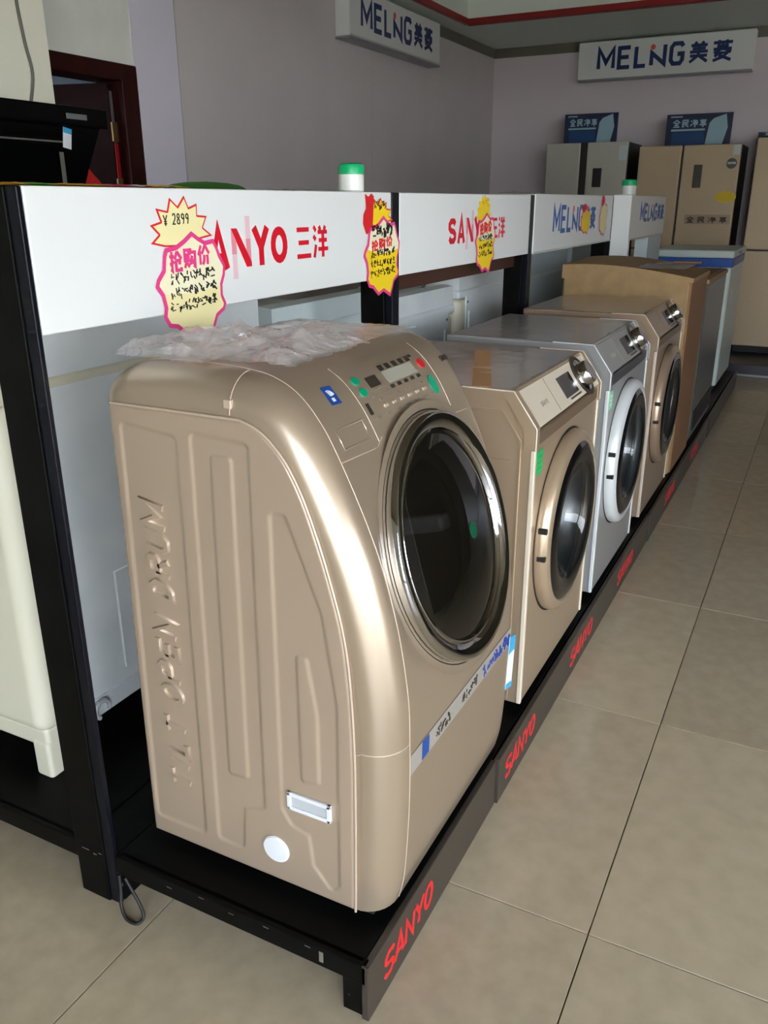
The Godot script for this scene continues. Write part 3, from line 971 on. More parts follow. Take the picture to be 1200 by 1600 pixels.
func build_tilt_drum() -> void:
	var w := thing("tilt_drum_washer", "large champagne gold washer with rounded top and embossed side lettering, nearest in the row", "washing machine", Vector3(-0.28, DK, -0.1))
	prof1 = catmull([Vector2(-.014, .15), Vector2(-.004, .2), Vector2(.002, .28), Vector2(.006, .38), Vector2(.006, .48), Vector2(.003, .578), Vector2(-.012, .684), Vector2(-.030, .762), Vector2(-.053, .837), Vector2(-.087, .919), Vector2(-.131, 1.008), Vector2(-.160, 1.053), Vector2(-.190, 1.085), Vector2(-.225, 1.106), Vector2(-.270, 1.118), Vector2(-.36, 1.124), Vector2(-.47, 1.122), Vector2(-.510, 1.114), Vector2(-.542, 1.094), Vector2(-.558, 1.065), Vector2(-.562, 1.0), Vector2(-.560, .6), Vector2(-.556, .15)], 6)
	var dc := Vector3(-0.043, 0.773, -0.128)
	var tilt := 0.285
	var dn := Vector3(cos(tilt), sin(tilt), 0)
	var da := Vector3(-sin(tilt), cos(tilt), 0)
	# shell: profile swept across the width, edges rounded by radius r
	var r := 0.060
	var cols := []
	for k in 9:
		var a := PI / 2 * (1.0 - k / 8.0)
		cols.append([W1N - r + r * sin(a), r - r * cos(a)])
	for k in range(1, 44):
		cols.append([lerp(W1N - r, W1F + r, k / 44.0), 0.0])
	for k in 9:
		var a := PI / 2 * (k / 8.0)
		cols.append([W1F + r - r * sin(a), r - r * cos(a)])
	var P := []
	for i in prof1.size():
		var d: Vector2 = (prof1[min(i + 1, prof1.size() - 1)] - prof1[max(i - 1, 0)]).normalized()
		var nn := Vector2(d.y, -d.x)
		var row := []
		for c in cols:
			var q: Vector2 = prof1[i] - nn * c[1] * lerp(0.55, 1.0, smoothstep(-0.54, -0.46, prof1[i].x))
			if i == 0 or i == prof1.size() - 1:
				q.y = 0.15
			var p := Vector3(q.x, q.y, c[0])
			var rel := p - dc
			var h := rel.dot(dn)
			var rad := (rel - dn * h).length()
			if rad < 0.285 and h > -0.2:
				var tgt: float = min(h, -0.006)
				var blend := smoothstep(0.285, 0.252, rad)
				p += dn * (tgt - h) * blend
			row.append(p)
		P.append(row)
	var skip := {}
	for i in P.size() - 1:
		for j in cols.size() - 1:
			var p: Vector3 = (P[i][j] + P[i + 1][j + 1]) / 2.0 - dc
			var h := p.dot(dn)
			if (p - dn * h).length() < 0.205 and h > -0.15:
				skip[Vector2i(i, j)] = true
	var sh := MB.new()
	sh.sheet(P, Vector3(1, 1, 0), skip)
	# side walls inside the rounded edge
	for e in [0, cols.size() - 1]:
		var poly := PackedVector2Array()
		for i in P.size():
			poly.append(Vector2(P[i][e].x, P[i][e].y))
		var zz: float = cols[e][0]
		var mid := Vector3(-0.3, 0.6, zz)
		for i in poly.size():
			var q0 := poly[i]
			var q1 := poly[(i + 1) % poly.size()]
			sh.ftri(mid, Vector3(q0.x, q0.y, zz), Vector3(q1.x, q1.y, zz), Vector3(0, 0, 1 if e == 0 else -1))
	sh.box(Vector3(-0.54, 0.148, W1F + 0.06), Vector3(-0.03, 0.152, W1N - 0.06))
	part(w, "shell", sh, M["gold"])
	# feet and base tray
	part(w, "base_tray", rb(Vector3(-0.53, 0.138, W1F + 0.03), Vector3(-0.04, 0.152, W1N - 0.012), 0.004, 1), M["rubber"])
	for p in [[-0.49, 0.16], [-0.09, 0.16], [-0.49, -0.36], [-0.09, -0.36]]:
		var ft := MB.new()
		ft.x = frame(Vector3(p[0], DK, p[1]), Vector3(1, 0, 0), Vector3(0, 0, -1))
		ft.lathe([Vector2(0.0, 0), Vector2(0.024, 0), Vector2(0.024, 0.006), Vector2(0.012, 0.010), Vector2(0.012, 0.022)], 14)
		part(w, "foot", ft, M["rubber"])
	# embossed side panel: height field bounded by the panel's outline
	var outl := catmull([Vector2(-.070, .148), Vector2(-.067, .332), Vector2(-.067, .52), Vector2(-.078, .688), Vector2(-.105, .808), Vector2(-.142, .921), Vector2(-.173, .985), Vector2(-.201, 1.019), Vector2(-.229, 1.041), Vector2(-.262, 1.053)], 6)
	var shapes := [
		[PackedVector2Array([Vector2(-.500, 1.01), Vector2(-.405, 1.00), Vector2(-.420, .205), Vector2(-.520, .205)]), 0.012, -1.0],
		[PackedVector2Array([Vector2(-.352, 1.01), Vector2(-.258, 1.006), Vector2(-.270, .315), Vector2(-.316, .300), Vector2(-.325, .205), Vector2(-.366, .205)]), 0.010, -1.0],
		[PackedVector2Array([Vector2(-.316, .980), Vector2(-.290, .981), Vector2(-.302, .372), Vector2(-.330, .370)]), 0.008, 1.0],
		[PackedVector2Array([Vector2(-.205, .900), Vector2(-.212, .326), Vector2(-.196, .301), Vector2(-.156, .290), Vector2(-.149, .222), Vector2(-.118, .186), Vector2(-.110, .195), Vector2(-.106, .582), Vector2(-.130, .745), Vector2(-.190, .900)]), 0.008, -1.0],
		[PackedVector2Array([Vector2(-.168, .650), Vector2(-.160, .650), Vector2(-.144, .548), Vector2(-.145, .412), Vector2(-.168, .408)]), 0.007, 1.0]]
	var zf := 0.2262
	var G := []
	var ny := 300
	var nx := 165
	for i in ny + 1:
		var y := 0.150 + (1.053 - 0.150) * i / ny
		var xf := -0.07
		for k in outl.size() - 1:
			if outl[k].y <= y and outl[k + 1].y >= y:
				xf = lerp(outl[k].x, outl[k + 1].x, (y - outl[k].y) / max(outl[k + 1].y - outl[k].y, 1e-6))
				break
			if y > outl[-1].y:
				xf = outl[-1].x
		var x0 := -0.546 + 0.012 * smoothstep(0.15, 1.05, y)
		var row := []
		for j in nx + 1:
			var x: float = lerp(x0, xf, float(j) / nx)
			var p2 := Vector2(x, y)
			var hgt := 0.0
			for s in shapes:
				hgt += s[2] * 0.0028 * step_at(sd_poly(p2, s[0]), s[1])
			# rounded rim
			var e: float = min(min(x - x0, xf - x), min(y - 0.150, 1.053 - y))
			hgt -= 0.006 * pow(1.0 - clamp(e / 0.006, 0.0, 1.0), 2.0)
			row.append(Vector3(x, y, zf + hgt))
		G.append(row)
	var sp := MB.new()
	sp.sheet(G, Vector3(0, 0, 1))
	var panel := part(w, "side_panel", sp, M["gold_side"], "pressed side panel with vertical recesses")
	# embossed words running up the panel
	var emx := Transform3D(Basis(Vector3(0, 1, 0), Vector3(-1, 0, 0), Vector3(0, 0, 1)), Vector3(-0.436, 0.285, zf - 0.0031))
	var cx := 0.0
	for ch in "TILT OPEN DRUM":
		if ch == " ":
			cx += 0.026
			continue
		var lw: float = 0.012 if ch == "I" else (0.040 if ch == "M" else 0.033)
		var em := MB.new()
		em.x = emx
		for st in STROKES[ch]:
			var path := []
			for q in pairs(st):
				path.append(Vector2(cx + q.x * lw + q.y * 0.010, q.y * 0.044))
			var loop: bool = (path[0] - path[-1]).length() < 1e-5
			if loop:
				path.remove_at(path.size() - 1)
			em.ridge(path, 0.0130, 0.0056, 0.0, loop)
		part(panel, "embossed_letter", em, M["gold_side"])
		cx += lw + 0.0145
	# white grip, white cap, seam clip
	var gr := MB.new()
	gr.rbox(Vector3(-.207, .333, zf - 0.003), Vector3(-.114, .341, zf + 0.004), 0.002, 1)
	gr.rbox(Vector3(-.207, .363, zf - 0.003), Vector3(-.114, .371, zf + 0.004), 0.002, 1)
	gr.rbox(Vector3(-.207, .333, zf - 0.003), Vector3(-.198, .371, zf + 0.004), 0.002, 1)
	gr.rbox(Vector3(-.123, .333, zf - 0.003), Vector3(-.114, .371, zf + 0.004), 0.002, 1)
	var grip := part(w, "carry_grip", gr, M["white_plastic"], "white recessed carry grip")
	part(grip, "grip_recess", bx(Vector3(-.200, .339, zf - 0.004), Vector3(-.121, .365, zf + 0.0004)), M["handle_grey"])
	var cp := MB.new()
	cp.x = on_z(-.238, .226, zf - 0.002)
	cp.lathe([Vector2(0.029, 0), Vector2(0.029, 0.004), Vector2(0.0265, 0.0065), Vector2(0.012, 0.0075), Vector2(0, 0.0078)], 32)
	part(w, "round_cap", cp, M["white_plastic"], "white round cover cap")
	part(w, "seam_clip", rb(Vector3(-.292, 1.068, .205), Vector3(-.277, 1.083, .2235), 0.002, 1), M["gold_pale"])
	# seams round the shell
	var seam := MB.new()
	for yy in [0.497]:
		var path := []
		var pr := prof_at(yy)
		path.append(Vector3(-0.066, yy - 0.006, W1N + 0.0005))
		for k in 9:
			var a := PI / 2 * (1.0 - k / 8.0)
			path.append(Vector3(pr[0] - (r - r * cos(a)), yy, W1N - r + r * sin(a)))
		seam.tube(path, 0.0012, 6)
	part(w, "seam_line", seam, M["gold_pale"])
	var sv := MB.new()
	var vp := [Vector3(-.282, 1.058, W1N + .0004)]
	for k in 9:
		var a := PI / 2 * (1.0 - k / 8.0)
		vp.append(Vector3(-.282, 1.1195 - (r - r * cos(a)), W1N - r + r * sin(a)))
	sv.tube(vp, 0.0010, 6)
	part(w, "seam_line", sv, M["gold_pale"])
	var s2 := MB.new()
	var pth := []
	for i in range(0, 200):
		if i >= prof1.size():
			break
		if prof1[i].x < -0.55 or (prof1[i].y < 1.0 and prof1[i].x < -0.4):
			break
		var d: Vector2 = (prof1[min(i + 1, prof1.size() - 1)] - prof1[max(i - 1, 0)]).normalized()
		pth.append(Vector3(prof1[i].x + d.y * 0.0002, prof1[i].y - d.x * 0.0002, W1N - r - 0.004))
	s2.tube(pth, 0.0010, 6)
	part(w, "edge_bead", s2, M["gold_pale"], "fine bead between rounded edge and front")
	var s3 := MB.new()
	var p0 := prof_at(0.984)
	s3.tube([Vector3(p0[0], 0.984, 0.155), Vector3(p0[0] + 0.001, 0.979, 0.035), Vector3(prof_at(0.99)[0] + 0.001, 0.992, 0.014)], 0.0015, 6)
	part(w, "panel_seam", s3, M["gold_pale"])
	s3 = MB.new()
	s3.tube([Vector3(prof_at(0.97)[0] + 0.001, 0.970, -0.295), Vector3(prof_at(0.966)[0], 0.966, -0.352)], 0.0015, 6)
	part(w, "panel_seam", s3, M["gold_pale"])
	for z in [0.024, -0.288]:
		var line := []
		for k in 10:
			var yy: float = lerp(0.985, 1.103, k / 9.0)
			var q := prof_at(yy)
			line.append(Vector3(q[0], yy, z))
		s3 = MB.new()
		s3.tube(line, 0.0011, 6)
		part(w, "panel_seam", s3, M["gold_pale"])
	# highlight on the side panel's curved front edge, painted as a pale bead
	var lip := MB.new()
	var lp := []
	for q in outl:
		lp.append(Vector3(q.x + 0.0005, q.y, zf - 0.0022))
	lp.append(Vector3(-.40, 1.0535, zf - 0.0022))
	lp.append(Vector3(-.53, 1.0535, zf - 0.0022))
	lip.tube(lp, 0.0026, 6)
	part(panel, "painted_edge_highlight", lip, M["gold_pale"])
	# filter flap below the blue sticker: a raised rounded rectangle
	var fl := MB.new()
	fl.x = on_front(1.013, 0.088, 0.0)
	fl.ridge([Vector2(-.043, -.017), Vector2(.043, -.017), Vector2(.043, .017), Vector2(-.043, .017)], 0.0030, 0.0012, 0.0, true)
	part(w, "filter_flap", fl, M["gold"])
	# controls
	var cpn := MB.new()
	cpn.x = on_front(1.0700, -0.056)
	cpn.prism(PackedVector2Array([Vector2(-.019, -.010), Vector2(.019, -.010), Vector2(.019, .011), Vector2(-.019, .011)]), 0, 0.001)
	var ctrl := part(w, "display_window", cpn, M["print_dark"], "small dark display window")
	var lc := MB.new()
	lc.x = on_front(1.0685, -0.166, 0.0003)
	lc.prism(PackedVector2Array([Vector2(-.060, -.012), Vector2(.060, -.012), Vector2(.056, .014), Vector2(-.062, .014)]), 0, 0.0008)
	part(w, "indicator_field", lc, M["lcd"])
	for k in 5:
		poly_part(w, "control_mark", M["print_dark"], on_front(1.0835, lerp(-0.112, -0.223, k / 4.0)), [-.008, -.006, .008, -.006, .008, .006, -.008, .006], 0.0008)
		poly_part(w, "control_mark", M["print_dark"], on_front(1.0535, lerp(-0.108, -0.220, k / 4.0)), [-.007, -.003, .007, -.003, .007, .004, -.007, .004], 0.0008)
	poly_part(w, "control_mark", M["print_dark"], on_front(1.036, 0.006), [-.006, -.011, .004, -.011, .004, .011, -.006, .011], 0.0008)
	poly_part(w, "control_mark", M["print_dark"], on_front(1.086, -0.240), [-.005, -.003, .005, -.003, .005, .003, -.005, .003], 0.0008)
	letters(w, M["print_dark"], on_front(1.0655, -0.362), "SANYO", Vector2(-.016, -.006), 0.0048, 0.011, 0.0066, 0.0018)
	var gm := MB.new()
	for k in 4:
		gm.x = on_front(1.066 - 0.007 * (k / 2), -0.048 - 0.025 * (k % 2))
		gm.prism(PackedVector2Array([Vector2(-.010, -.0012), Vector2(.010, -.0012), Vector2(.010, .0012), Vector2(-.010, .0012)]), 0, 0.0006)
	for k in 7:
		gm.x = on_front(1.019, lerp(-0.010, -0.245, k / 6.0))
		gm.prism(PackedVector2Array([Vector2(-.009, -.0022), Vector2(.009, -.0022), Vector2(.009, .0022), Vector2(-.009, .0022)]), 0, 0.0006)
		if k < 6:
			gm.x = on_front(1.0425, lerp(-0.046, -0.215, k / 5.0))
			gm.prism(PackedVector2Array([Vector2(-.005, -.002), Vector2(.005, -.002), Vector2(.005, .002), Vector2(-.005, .002)]), 0, 0.0006)
	gm.x = on_front(1.0495, -0.075)
	gm.prism(PackedVector2Array([Vector2(-.050, -.0012), Vector2(.040, -.0012), Vector2(.040, .0012), Vector2(-.050, .0012)]), 0, 0.0006)
	stuff(part(w, "control_print", gm, M["print_grey"]))
	for k in 6:
		var bt := MB.new()
		bt.x = on_front(1.0315, lerp(-0.050, -0.212, k / 5.0), 0.0)
		bt.rbox(Vector3(-.0075, -.0032, 0), Vector3(.0075, .0032, .0028), 0.0015, 2)
		part(w, "select_button", bt, M["gold_pale"])
	for q in [[1.0785, -0.006, 0.0115, 0.0085, "green_button"], [1.0610, -0.006, 0.0115, 0.0085, "green_button"], [1.0705, -0.259, 0.011, 0.011, "red_button"], [1.0315, -0.256, 0.0135, 0.0205, "green_button"]]:
		var bt := MB.new()
		bt.x = on_front(q[0], q[1], 0.0)
		bt.x.basis = bt.x.basis * Basis.from_scale(Vector3(q[2], q[3], 1.0))
		bt.lathe([Vector2(1, 0), Vector2(1, 0.0022), Vector2(0.8, 0.0034), Vector2(0.4, 0.004), Vector2(0, 0.0042)], 20)
		part(w, "start_button" if q[3] > 0.015 else ("power_button" if q[4] == "red_button" else "option_button"), bt, M[q[4]])
	# blue square sticker
	var bs := MB.new()
	bs.x = on_front(1.0725, 0.087)
	bs.prism(PackedVector2Array([Vector2(-.0155, -.017), Vector2(.0135, -.019), Vector2(.0155, .017), Vector2(-.0125, .019)]), 0, 0.0008)
	var bst := part(w, "blue_sticker", bs, M["sticker_blue"], "blue square sticker with white emblem")
	var be := MB.new()
	be.x = on_front(1.0725, 0.087, 0.0017)
	for k in 4:
		var c2: Array = arc(-0.003, -0.002, 0.003 + 0.003 * k, 0.003 + 0.003 * k, 10, 110, 5)
		be.ink(c2, 0.0016, 0.0005)
	be.prism(PackedVector2Array([Vector2(-.006, -.012), Vector2(.002, -.012), Vector2(.002, -.005), Vector2(-.006, -.005)]), 0, 0.0005)
	part(bst, "emblem", be, M["sticker_white"])
	# clear tape band across the lower front with print
	var tp := MB.new()
	tp.x = on_front(0.450, 0.0)
	tp.prism(PackedVector2Array([Vector2(-.156, -.020), Vector2(.372, -.020), Vector2(.372, .020), Vector2(-.156, .020)]), 0, 0.0006)
	var tape := part(w, "print_band", tp, M["tape_grey"], "grey printed band across the lower front")
	var tx := MB.new()
	tx.x = on_front(0.450, 0.0, 0.0016)
	for seg in [[-.045, .070, 4], [.082, .080, 4]]:
		scrawl(tx, Vector2(seg[0], -.008), seg[1], 0.017, seg[2], 0.0032, 0.0, 0.0005)
	stuff(part(tape, "dark_print", tx, M["print_dark"]))
	var tb := MB.new()
	tb.x = on_front(0.450, 0.0, 0.0016)
	scrawl(tb, Vector2(.196, -.011), .17, 0.022, 7, 0.0048, 0.0, 0.0005)
	stuff(part(tape, "blue_print", tb, M["text_blue"]))
	var te := MB.new()
	te.x = on_front(0.452, 0.094, 0.0016)
	te.prism(PackedVector2Array([Vector2(-.016, -.020), Vector2(.014, -.020), Vector2(.016, .016), Vector2(-.014, .018)]), 0, 0.0004)
	var tee := part(tape, "blue_emblem", te, M["sticker_blue"])
	tee.set_meta("label", "small blue emblem")
	# white and cyan energy label near the far edge
	var el := MB.new()
	el.x = on_front(0.372, -0.392, 0.0)
	el.prism(PackedVector2Array([Vector2(-.030, -.062), Vector2(.012, -.075), Vector2(.016, .062), Vector2(-.026, .075)]), 0, 0.0008)
	var ell := part(w, "energy_label", el, M["sticker_white"], "white and cyan label at the far edge")
	var ec := MB.new()
	ec.x = on_front(0.372, -0.392, 0.0009)
	ec.prism(PackedVector2Array([Vector2(-.0275, .030), Vector2(.015, .025), Vector2(.016, .062), Vector2(-.026, .075)]), 0, 0.0005)
	poly_part(ell, "cyan_edge", M["sticker_cyan"], on_front(0.372, -0.392, 0.0009), [-.030, -.062, .012, -.075, .0125, -.060, -.0295, -.048], 0.0005)
	part(ell, "cyan_field", ec, M["sticker_cyan"])
	# door
	var dx := Transform3D(Basis(Vector3(0, 0, -1), da, dn), dc)
	var ring := MB.new()
	ring.x = dx
	ring.lathe([Vector2(.236, -.022), Vector2(.2405, -.004), Vector2(.2400, .010), Vector2(.2365, .017), Vector2(.231, .0195), Vector2(.222, .0185), Vector2(.212, .013), Vector2(.206, .008), Vector2(.2045, .010), Vector2(.201, .0105), Vector2(.198, .004)], 72)
	var door := part(w, "door_ring", ring, M["chrome"], "wide chrome door ring")
	var gap := MB.new()
	gap.x = dx
	gap.lathe([Vector2(.262, -.0045), Vector2(.246, -.0055), Vector2(.2405, -.006), Vector2(.2395, -.016)], 64)
	part(w, "door_recess", gap, M["gold"])
	var dark := MB.new()
	dark.x = dx
	dark.lathe([Vector2(.2395, -.008), Vector2(.2455, -.0045), Vector2(.2465, -.008)], 64)
	part(w, "door_gap", dark, M["dark_gap"])
	var glass := MB.new()
	glass.x = dx
	glass.lathe([Vector2(.1985, .005), Vector2(.190, .0085), Vector2(.165, .0155), Vector2(.13, .0220), Vector2(.09, .0265), Vector2(.045, .029), Vector2(0, .030)], 64)
	part(door, "door_glass", glass, M["door_glass"], "dark bowed door glass")
	var st := MB.new()
	st.x = dx * Transform3D(Basis.IDENTITY, Vector3(0.035, -0.005, 0.0295))
	st.lathe([Vector2(.0165, -.002), Vector2(.0165, .0003), Vector2(0, .0006)], 20)
	part(door, "glass_sticker", st, M["sticker_dark_green"], "small round green sticker on the glass")
	var drum := MB.new()
	drum.x = dx
	drum.lathe([Vector2(.204, -.010), Vector2(.190, -.030), Vector2(.175, -.050), Vector2(.168, -.062), Vector2(.180, -.075), Vector2(.215, -.080), Vector2(.217, -.30), Vector2(.200, -.33), Vector2(.08, -.345), Vector2(0, -.345)], 48)
	part(w, "drum", drum, M["steel"], "steel drum behind the glass")
	var gk := MB.new()
	gk.x = dx
	gk.lathe([Vector2(.178, -.046), Vector2(.166, -.050), Vector2(.160, -.058), Vector2(.164, -.068), Vector2(.176, -.070)], 40)
	part(w, "door_gasket", gk, M["rubber"])
	for k in 3:
		var lf := MB.new()
		lf.x = dx * Transform3D(Basis(Vector3(0, 0, 1), TAU * k / 3.0 + 0.4), Vector3.ZERO)
		lf.rbox(Vector3(-.02, .165, -.29), Vector3(.02, .216, -.10), 0.012, 2)
		part(w, "drum_paddle", lf, M["handle_grey"])

# ------------------------------------------------------------------ angular front loaders
# rectangle in local XY with a round hole, at local z = 0
func holed_plate(mb: MB, lo: Vector2, hi: Vector2, c: Vector2, r: float, steps := 64) -> void:
	var prev_in := Vector2.ZERO
	var prev_out := Vector2.ZERO
	for k in steps + 1:
		var a := TAU * k / steps + PI / 4
		var d := Vector2(cos(a), sin(a))
		var tx := 1e9
		var ty := 1e9
		if abs(d.x) > 1e-6:
			tx = ((hi.x if d.x > 0 else lo.x) - c.x) / d.x
		if abs(d.y) > 1e-6:
			ty = ((hi.y if d.y > 0 else lo.y) - c.y) / d.y
		var out: Vector2 = c + d * min(tx, ty)
		var inn := c + d * r
		if k > 0:
			mb.quad(Vector3(prev_in.x, prev_in.y, 0), Vector3(prev_out.x, prev_out.y, 0), Vector3(out.x, out.y, 0), Vector3(inn.x, inn.y, 0), Vector3(0, 0, 1))
			# fill the corner the ray stepped over
			if abs(prev_out.x - out.x) > 1e-4 and abs(prev_out.y - out.y) > 1e-4:
				var corner := Vector2(hi.x if d.x > 0 else lo.x, hi.y if d.y > 0 else lo.y)
				mb.ftri(Vector3(prev_out.x, prev_out.y, 0), Vector3(corner.x, corner.y, 0), Vector3(out.x, out.y, 0), Vector3(0, 0, 1))
		prev_in = inn
		prev_out = out

func crumpled(parent: Node, called: String, m: Material, lo: Vector2, hi: Vector2, y0: float, amp: float, seed_: int, freq := 9.0, label := "", soft := false) -> void:
	var f := FastNoiseLite.new()
	f.seed = seed_
	f.frequency = freq
	f.noise_type = FastNoiseLite.TYPE_CELLULAR
	f.cellular_return_type = FastNoiseLite.RETURN_DISTANCE2_SUB
	f.fractal_octaves = 2
	if soft:
		f.noise_type = FastNoiseLite.TYPE_SIMPLEX_SMOOTH
		f.fractal_type = FastNoiseLite.FRACTAL_RIDGED
		f.fractal_octaves = 3
		f.fractal_gain = 0.42
	var g := FastNoiseLite.new()
	g.seed = seed_ + 1
	g.frequency = 4.0
	var P := []
	var n := 72 if soft else 40
	for i in n + 1:
		var row := []
		for j in n + 1:
			var u := float(i) / n
			var v := float(j) / n
			var x: float = lerp(lo.x, hi.x, u) + 0.012 * g.get_noise_2d(v * 3.0, seed_)
			var z: float = lerp(lo.y, hi.y, v) + 0.012 * g.get_noise_2d(u * 3.0, seed_ + 9)
			var e: float = min(min(u, 1.0 - u), min(v, 1.0 - v)) * 6.0
			var h: float = amp * (0.15 + 0.85 * (f.get_noise_2d(x, z) * 0.5 + 0.5)) * clamp(e, 0.12, 1.0) * (0.7 + 0.6 * g.get_noise_2d(x * 2.0, z * 2.0))
			row.append(Vector3(x, y0 + max(h, 0.0005), z))
		P.append(row)
	var b := MB.new()
	b.sheet(P, Vector3.UP)
	part(parent, called, b, m, label)

func build_front_loader(z0: float, body: String, light: String, fancy: bool, label: String, tone: String) -> void:
	var zc := z0 - 0.30
	var z1 := z0 - 0.60
	var w := thing("front_load_washer", label, "washing machine", Vector3(-0.28, DK, zc), "angular front-loading washers in the row")
	var xf := -0.018
	# cabinet of plates
	var cab := MB.new()
	var side := PackedVector2Array([Vector2(-.55, .152), Vector2(-.026, .152), Vector2(-.026, .868), Vector2(-.084, .948), Vector2(-.55, .948)])
	cab.prism(side, z0 - 0.012, z0)
	cab.prism(side, z1, z1 + 0.012)
	cab.box(Vector3(-.55, .152, z1 + .012), Vector3(-.54, .948, z0 - .012))
	cab.box(Vector3(-.54, .152, z1 + .012), Vector3(-.03, .164, z0 - .012))
	part(w, "cabinet", cab, M[body])
	for s in [z0, z1]:
		var sgn := 1.0 if s == z0 else -1.0
		# raised frame round the side: bright front edge, angled bracket
		var et := MB.new()
		et.rbox(Vector3(-.027, .152, s - 0.010 if sgn > 0 else s - 0.003), Vector3(-.0145, .832, s + 0.003 if sgn > 0 else s + 0.010), 0.003, 2)
		part(w, "edge_trim", et, M[light], "pale bright edge strip")
		var br := MB.new()
		var zz0: float = s - 0.02 if sgn > 0 else s - 0.0045
		var zz1: float = s + 0.0045 if sgn > 0 else s + 0.02
		br.prism(PackedVector2Array([Vector2(-.0135, .834), Vector2(-.0135, .884), Vector2(-.0725, .9665), Vector2(-.20, .9675), Vector2(-.20, .945), Vector2(-.088, .943), Vector2(-.044, .876), Vector2(-.044, .834)]), zz0, zz1)
		var bk := part(w, "corner_bracket", br, M[body], "angled corner bracket of the top frame")
		var be := MB.new()
		var ze: float = zz1 if sgn > 0 else zz0
		be.tube([Vector3(-.0142, .834, ze), Vector3(-.0142, .884, ze), Vector3(-.0728, .966, ze), Vector3(-.20, .967, ze)], 0.0022, 6)
		part(bk, "bracket_edge", be, M[light])
		var rd := MB.new()
		rd.x = on_z(0, 0, s) if sgn > 0 else Transform3D(Basis.IDENTITY, Vector3(0, 0, s))
		if sgn > 0:
			rd.ridge([Vector2(-.053, .160), Vector2(-.053, .850), Vector2(-.100, .918), Vector2(-.53, .920)], 0.006, 0.003)
			rd.ridge([Vector2(-.075, .80), Vector2(-.25, .80)], 0.006, 0.0025)
			part(w, "side_rib", rd, M[body])
	# top plate
	part(w, "top_plate", rb(Vector3(-.556, .944, z1 - .003), Vector3(-.076, .967, z0 + .003), 0.006, 2), M[body])
	# sloping control panel
	var up := Vector3(-.059, .0825, 0).normalized()
	var nr := Vector3(up.y, -up.x, 0)
	var cx := Transform3D(Basis(Vector3(0, 0, -1), up, nr), Vector3(-.0455, .921, zc))
	var pn := MB.new()
	pn.x = cx
	pn.rbox(Vector3(-.296, -.050, -.014), Vector3(.296, .050, .001), 0.003, 1)
	var panel := part(w, "control_panel", pn, M[light if fancy else body])
	var ds := MB.new()
	ds.x = cx
	ds.rbox(Vector3(-.012, -.032, .0), Vector3(.104, .028, .0025), 0.0015, 1)
	part(panel, "display", ds, M["black_gloss"], "black display panel")
	var ks := MB.new()
	ks.x = cx
	ks.rbox(Vector3(.015, -.041, .0), Vector3(.115, -.036, .002), 0.001, 1)
	part(panel, "key_strip", ks, M["print_dark"])
	var kb := MB.new()
	kb.x = cx * Transform3D(Basis.IDENTITY, Vector3(.190, -.002, 0))
	kb.lathe([Vector2(.046, .001), Vector2(.046, .004), Vector2(.040, .005), Vector2(.034, .006), Vector2(.033, .026), Vector2(.030, .030), Vector2(.015, .031), Vector2(0, .031)], 32)
	var kn := part(panel, "knob", kb, M["chrome"], "chrome programme knob")
	var kd := MB.new()
	kd.x = kb.x
	kd.lathe([Vector2(.060, .0005), Vector2(.060, .002), Vector2(.047, .003), Vector2(.046, .001)], 32)
	part(kn, "dial_ring", kd, M["print_dark"] if fancy else M["handle_dark"])
	var lg := MB.new()
	lg.x = cx
	write(lg, "SANYO", Vector2(-.190, -.012), 0.008, 0.010, 0.0105, 0.0022, 0.0016)
	lg.x = cx
	lg.box(Vector3(-.094, -.046, .0008), Vector3(-.092, .046, .0018))
	part(panel, "panel_print", lg, M["print_grey"])
	# dark strip under the control panel
	part(w, "under_strip", rb(Vector3(-.040, .838, z1 + .018), Vector3(-.0165, .870, z0 - .018), 0.003, 1), M["strip_brown"] if tone != "silver" else M["steel"])
	# front plate with round opening
	var yc := 0.567
	var dz := zc + 0.010
	var fp := MB.new()
	fp.x = on_x(xf, 0, 0)
	holed_plate(fp, Vector2(-z0 + .010, .158), Vector2(-z1 - .010, .840), Vector2(-dz, yc), 0.215)
	fp.x = Transform3D.IDENTITY
	fp.box(Vector3(-.03, .152, z1 + .010), Vector3(xf, .158, z0 - .010))
	part(w, "front_panel", fp, M[body])
	# door
	var dx := on_x(xf, yc, dz)
	var rg := MB.new()
	rg.x = dx
	rg.lathe([Vector2(.244, -.004), Vector2(.247, .004), Vector2(.247, .016), Vector2(.243, .026), Vector2(.232, .034), Vector2(.220, .036), Vector2(.216, .033), Vector2(.214, .024)], 64)
	var ring := part(w, "door_ring", rg, M[light if tone == "silver" else body], "broad round door frame")
	var gp := MB.new()
	gp.x = dx
	gp.lathe([Vector2(.252, .0006), Vector2(.246, .0012), Vector2(.245, .0004)], 56)
	part(w, "door_gap", gp, M["dark_gap"])
	var dg := MB.new()
	dg.x = dx
	dg.lathe([Vector2(.2165, .031), Vector2(.205, .038), Vector2(.190, .041), Vector2(.172, .040), Vector2(.160, .036)], 56)
	part(ring, "glass_rim", dg, M["black_gloss"], "black glass rim")
	var cg := MB.new()
	cg.x = dx
	cg.lathe([Vector2(.163, .037), Vector2(.150, .030), Vector2(.135, .005), Vector2(.12, -.02), Vector2(.08, -.035), Vector2(0, -.04)], 48)
	part(ring, "glass_bowl", cg, M["clear_glass"], "clear glass bowl of the door")
	for y in [0.618, 0.545]:
		part(ring, "hinge_block", rb(Vector3(xf + .008, y - .007, dz + .236), Vector3(xf + .030, y + .007, dz + .247), 0.002, 1), M["dark_gap"])
	var drum := MB.new()
	drum.x = dx
	drum.lathe([Vector2(.214, -.001), Vector2(.195, -.02), Vector2(.18, -.06), Vector2(.205, -.07), Vector2(.21, -.32), Vector2(.18, -.345), Vector2(0, -.35)], 40)
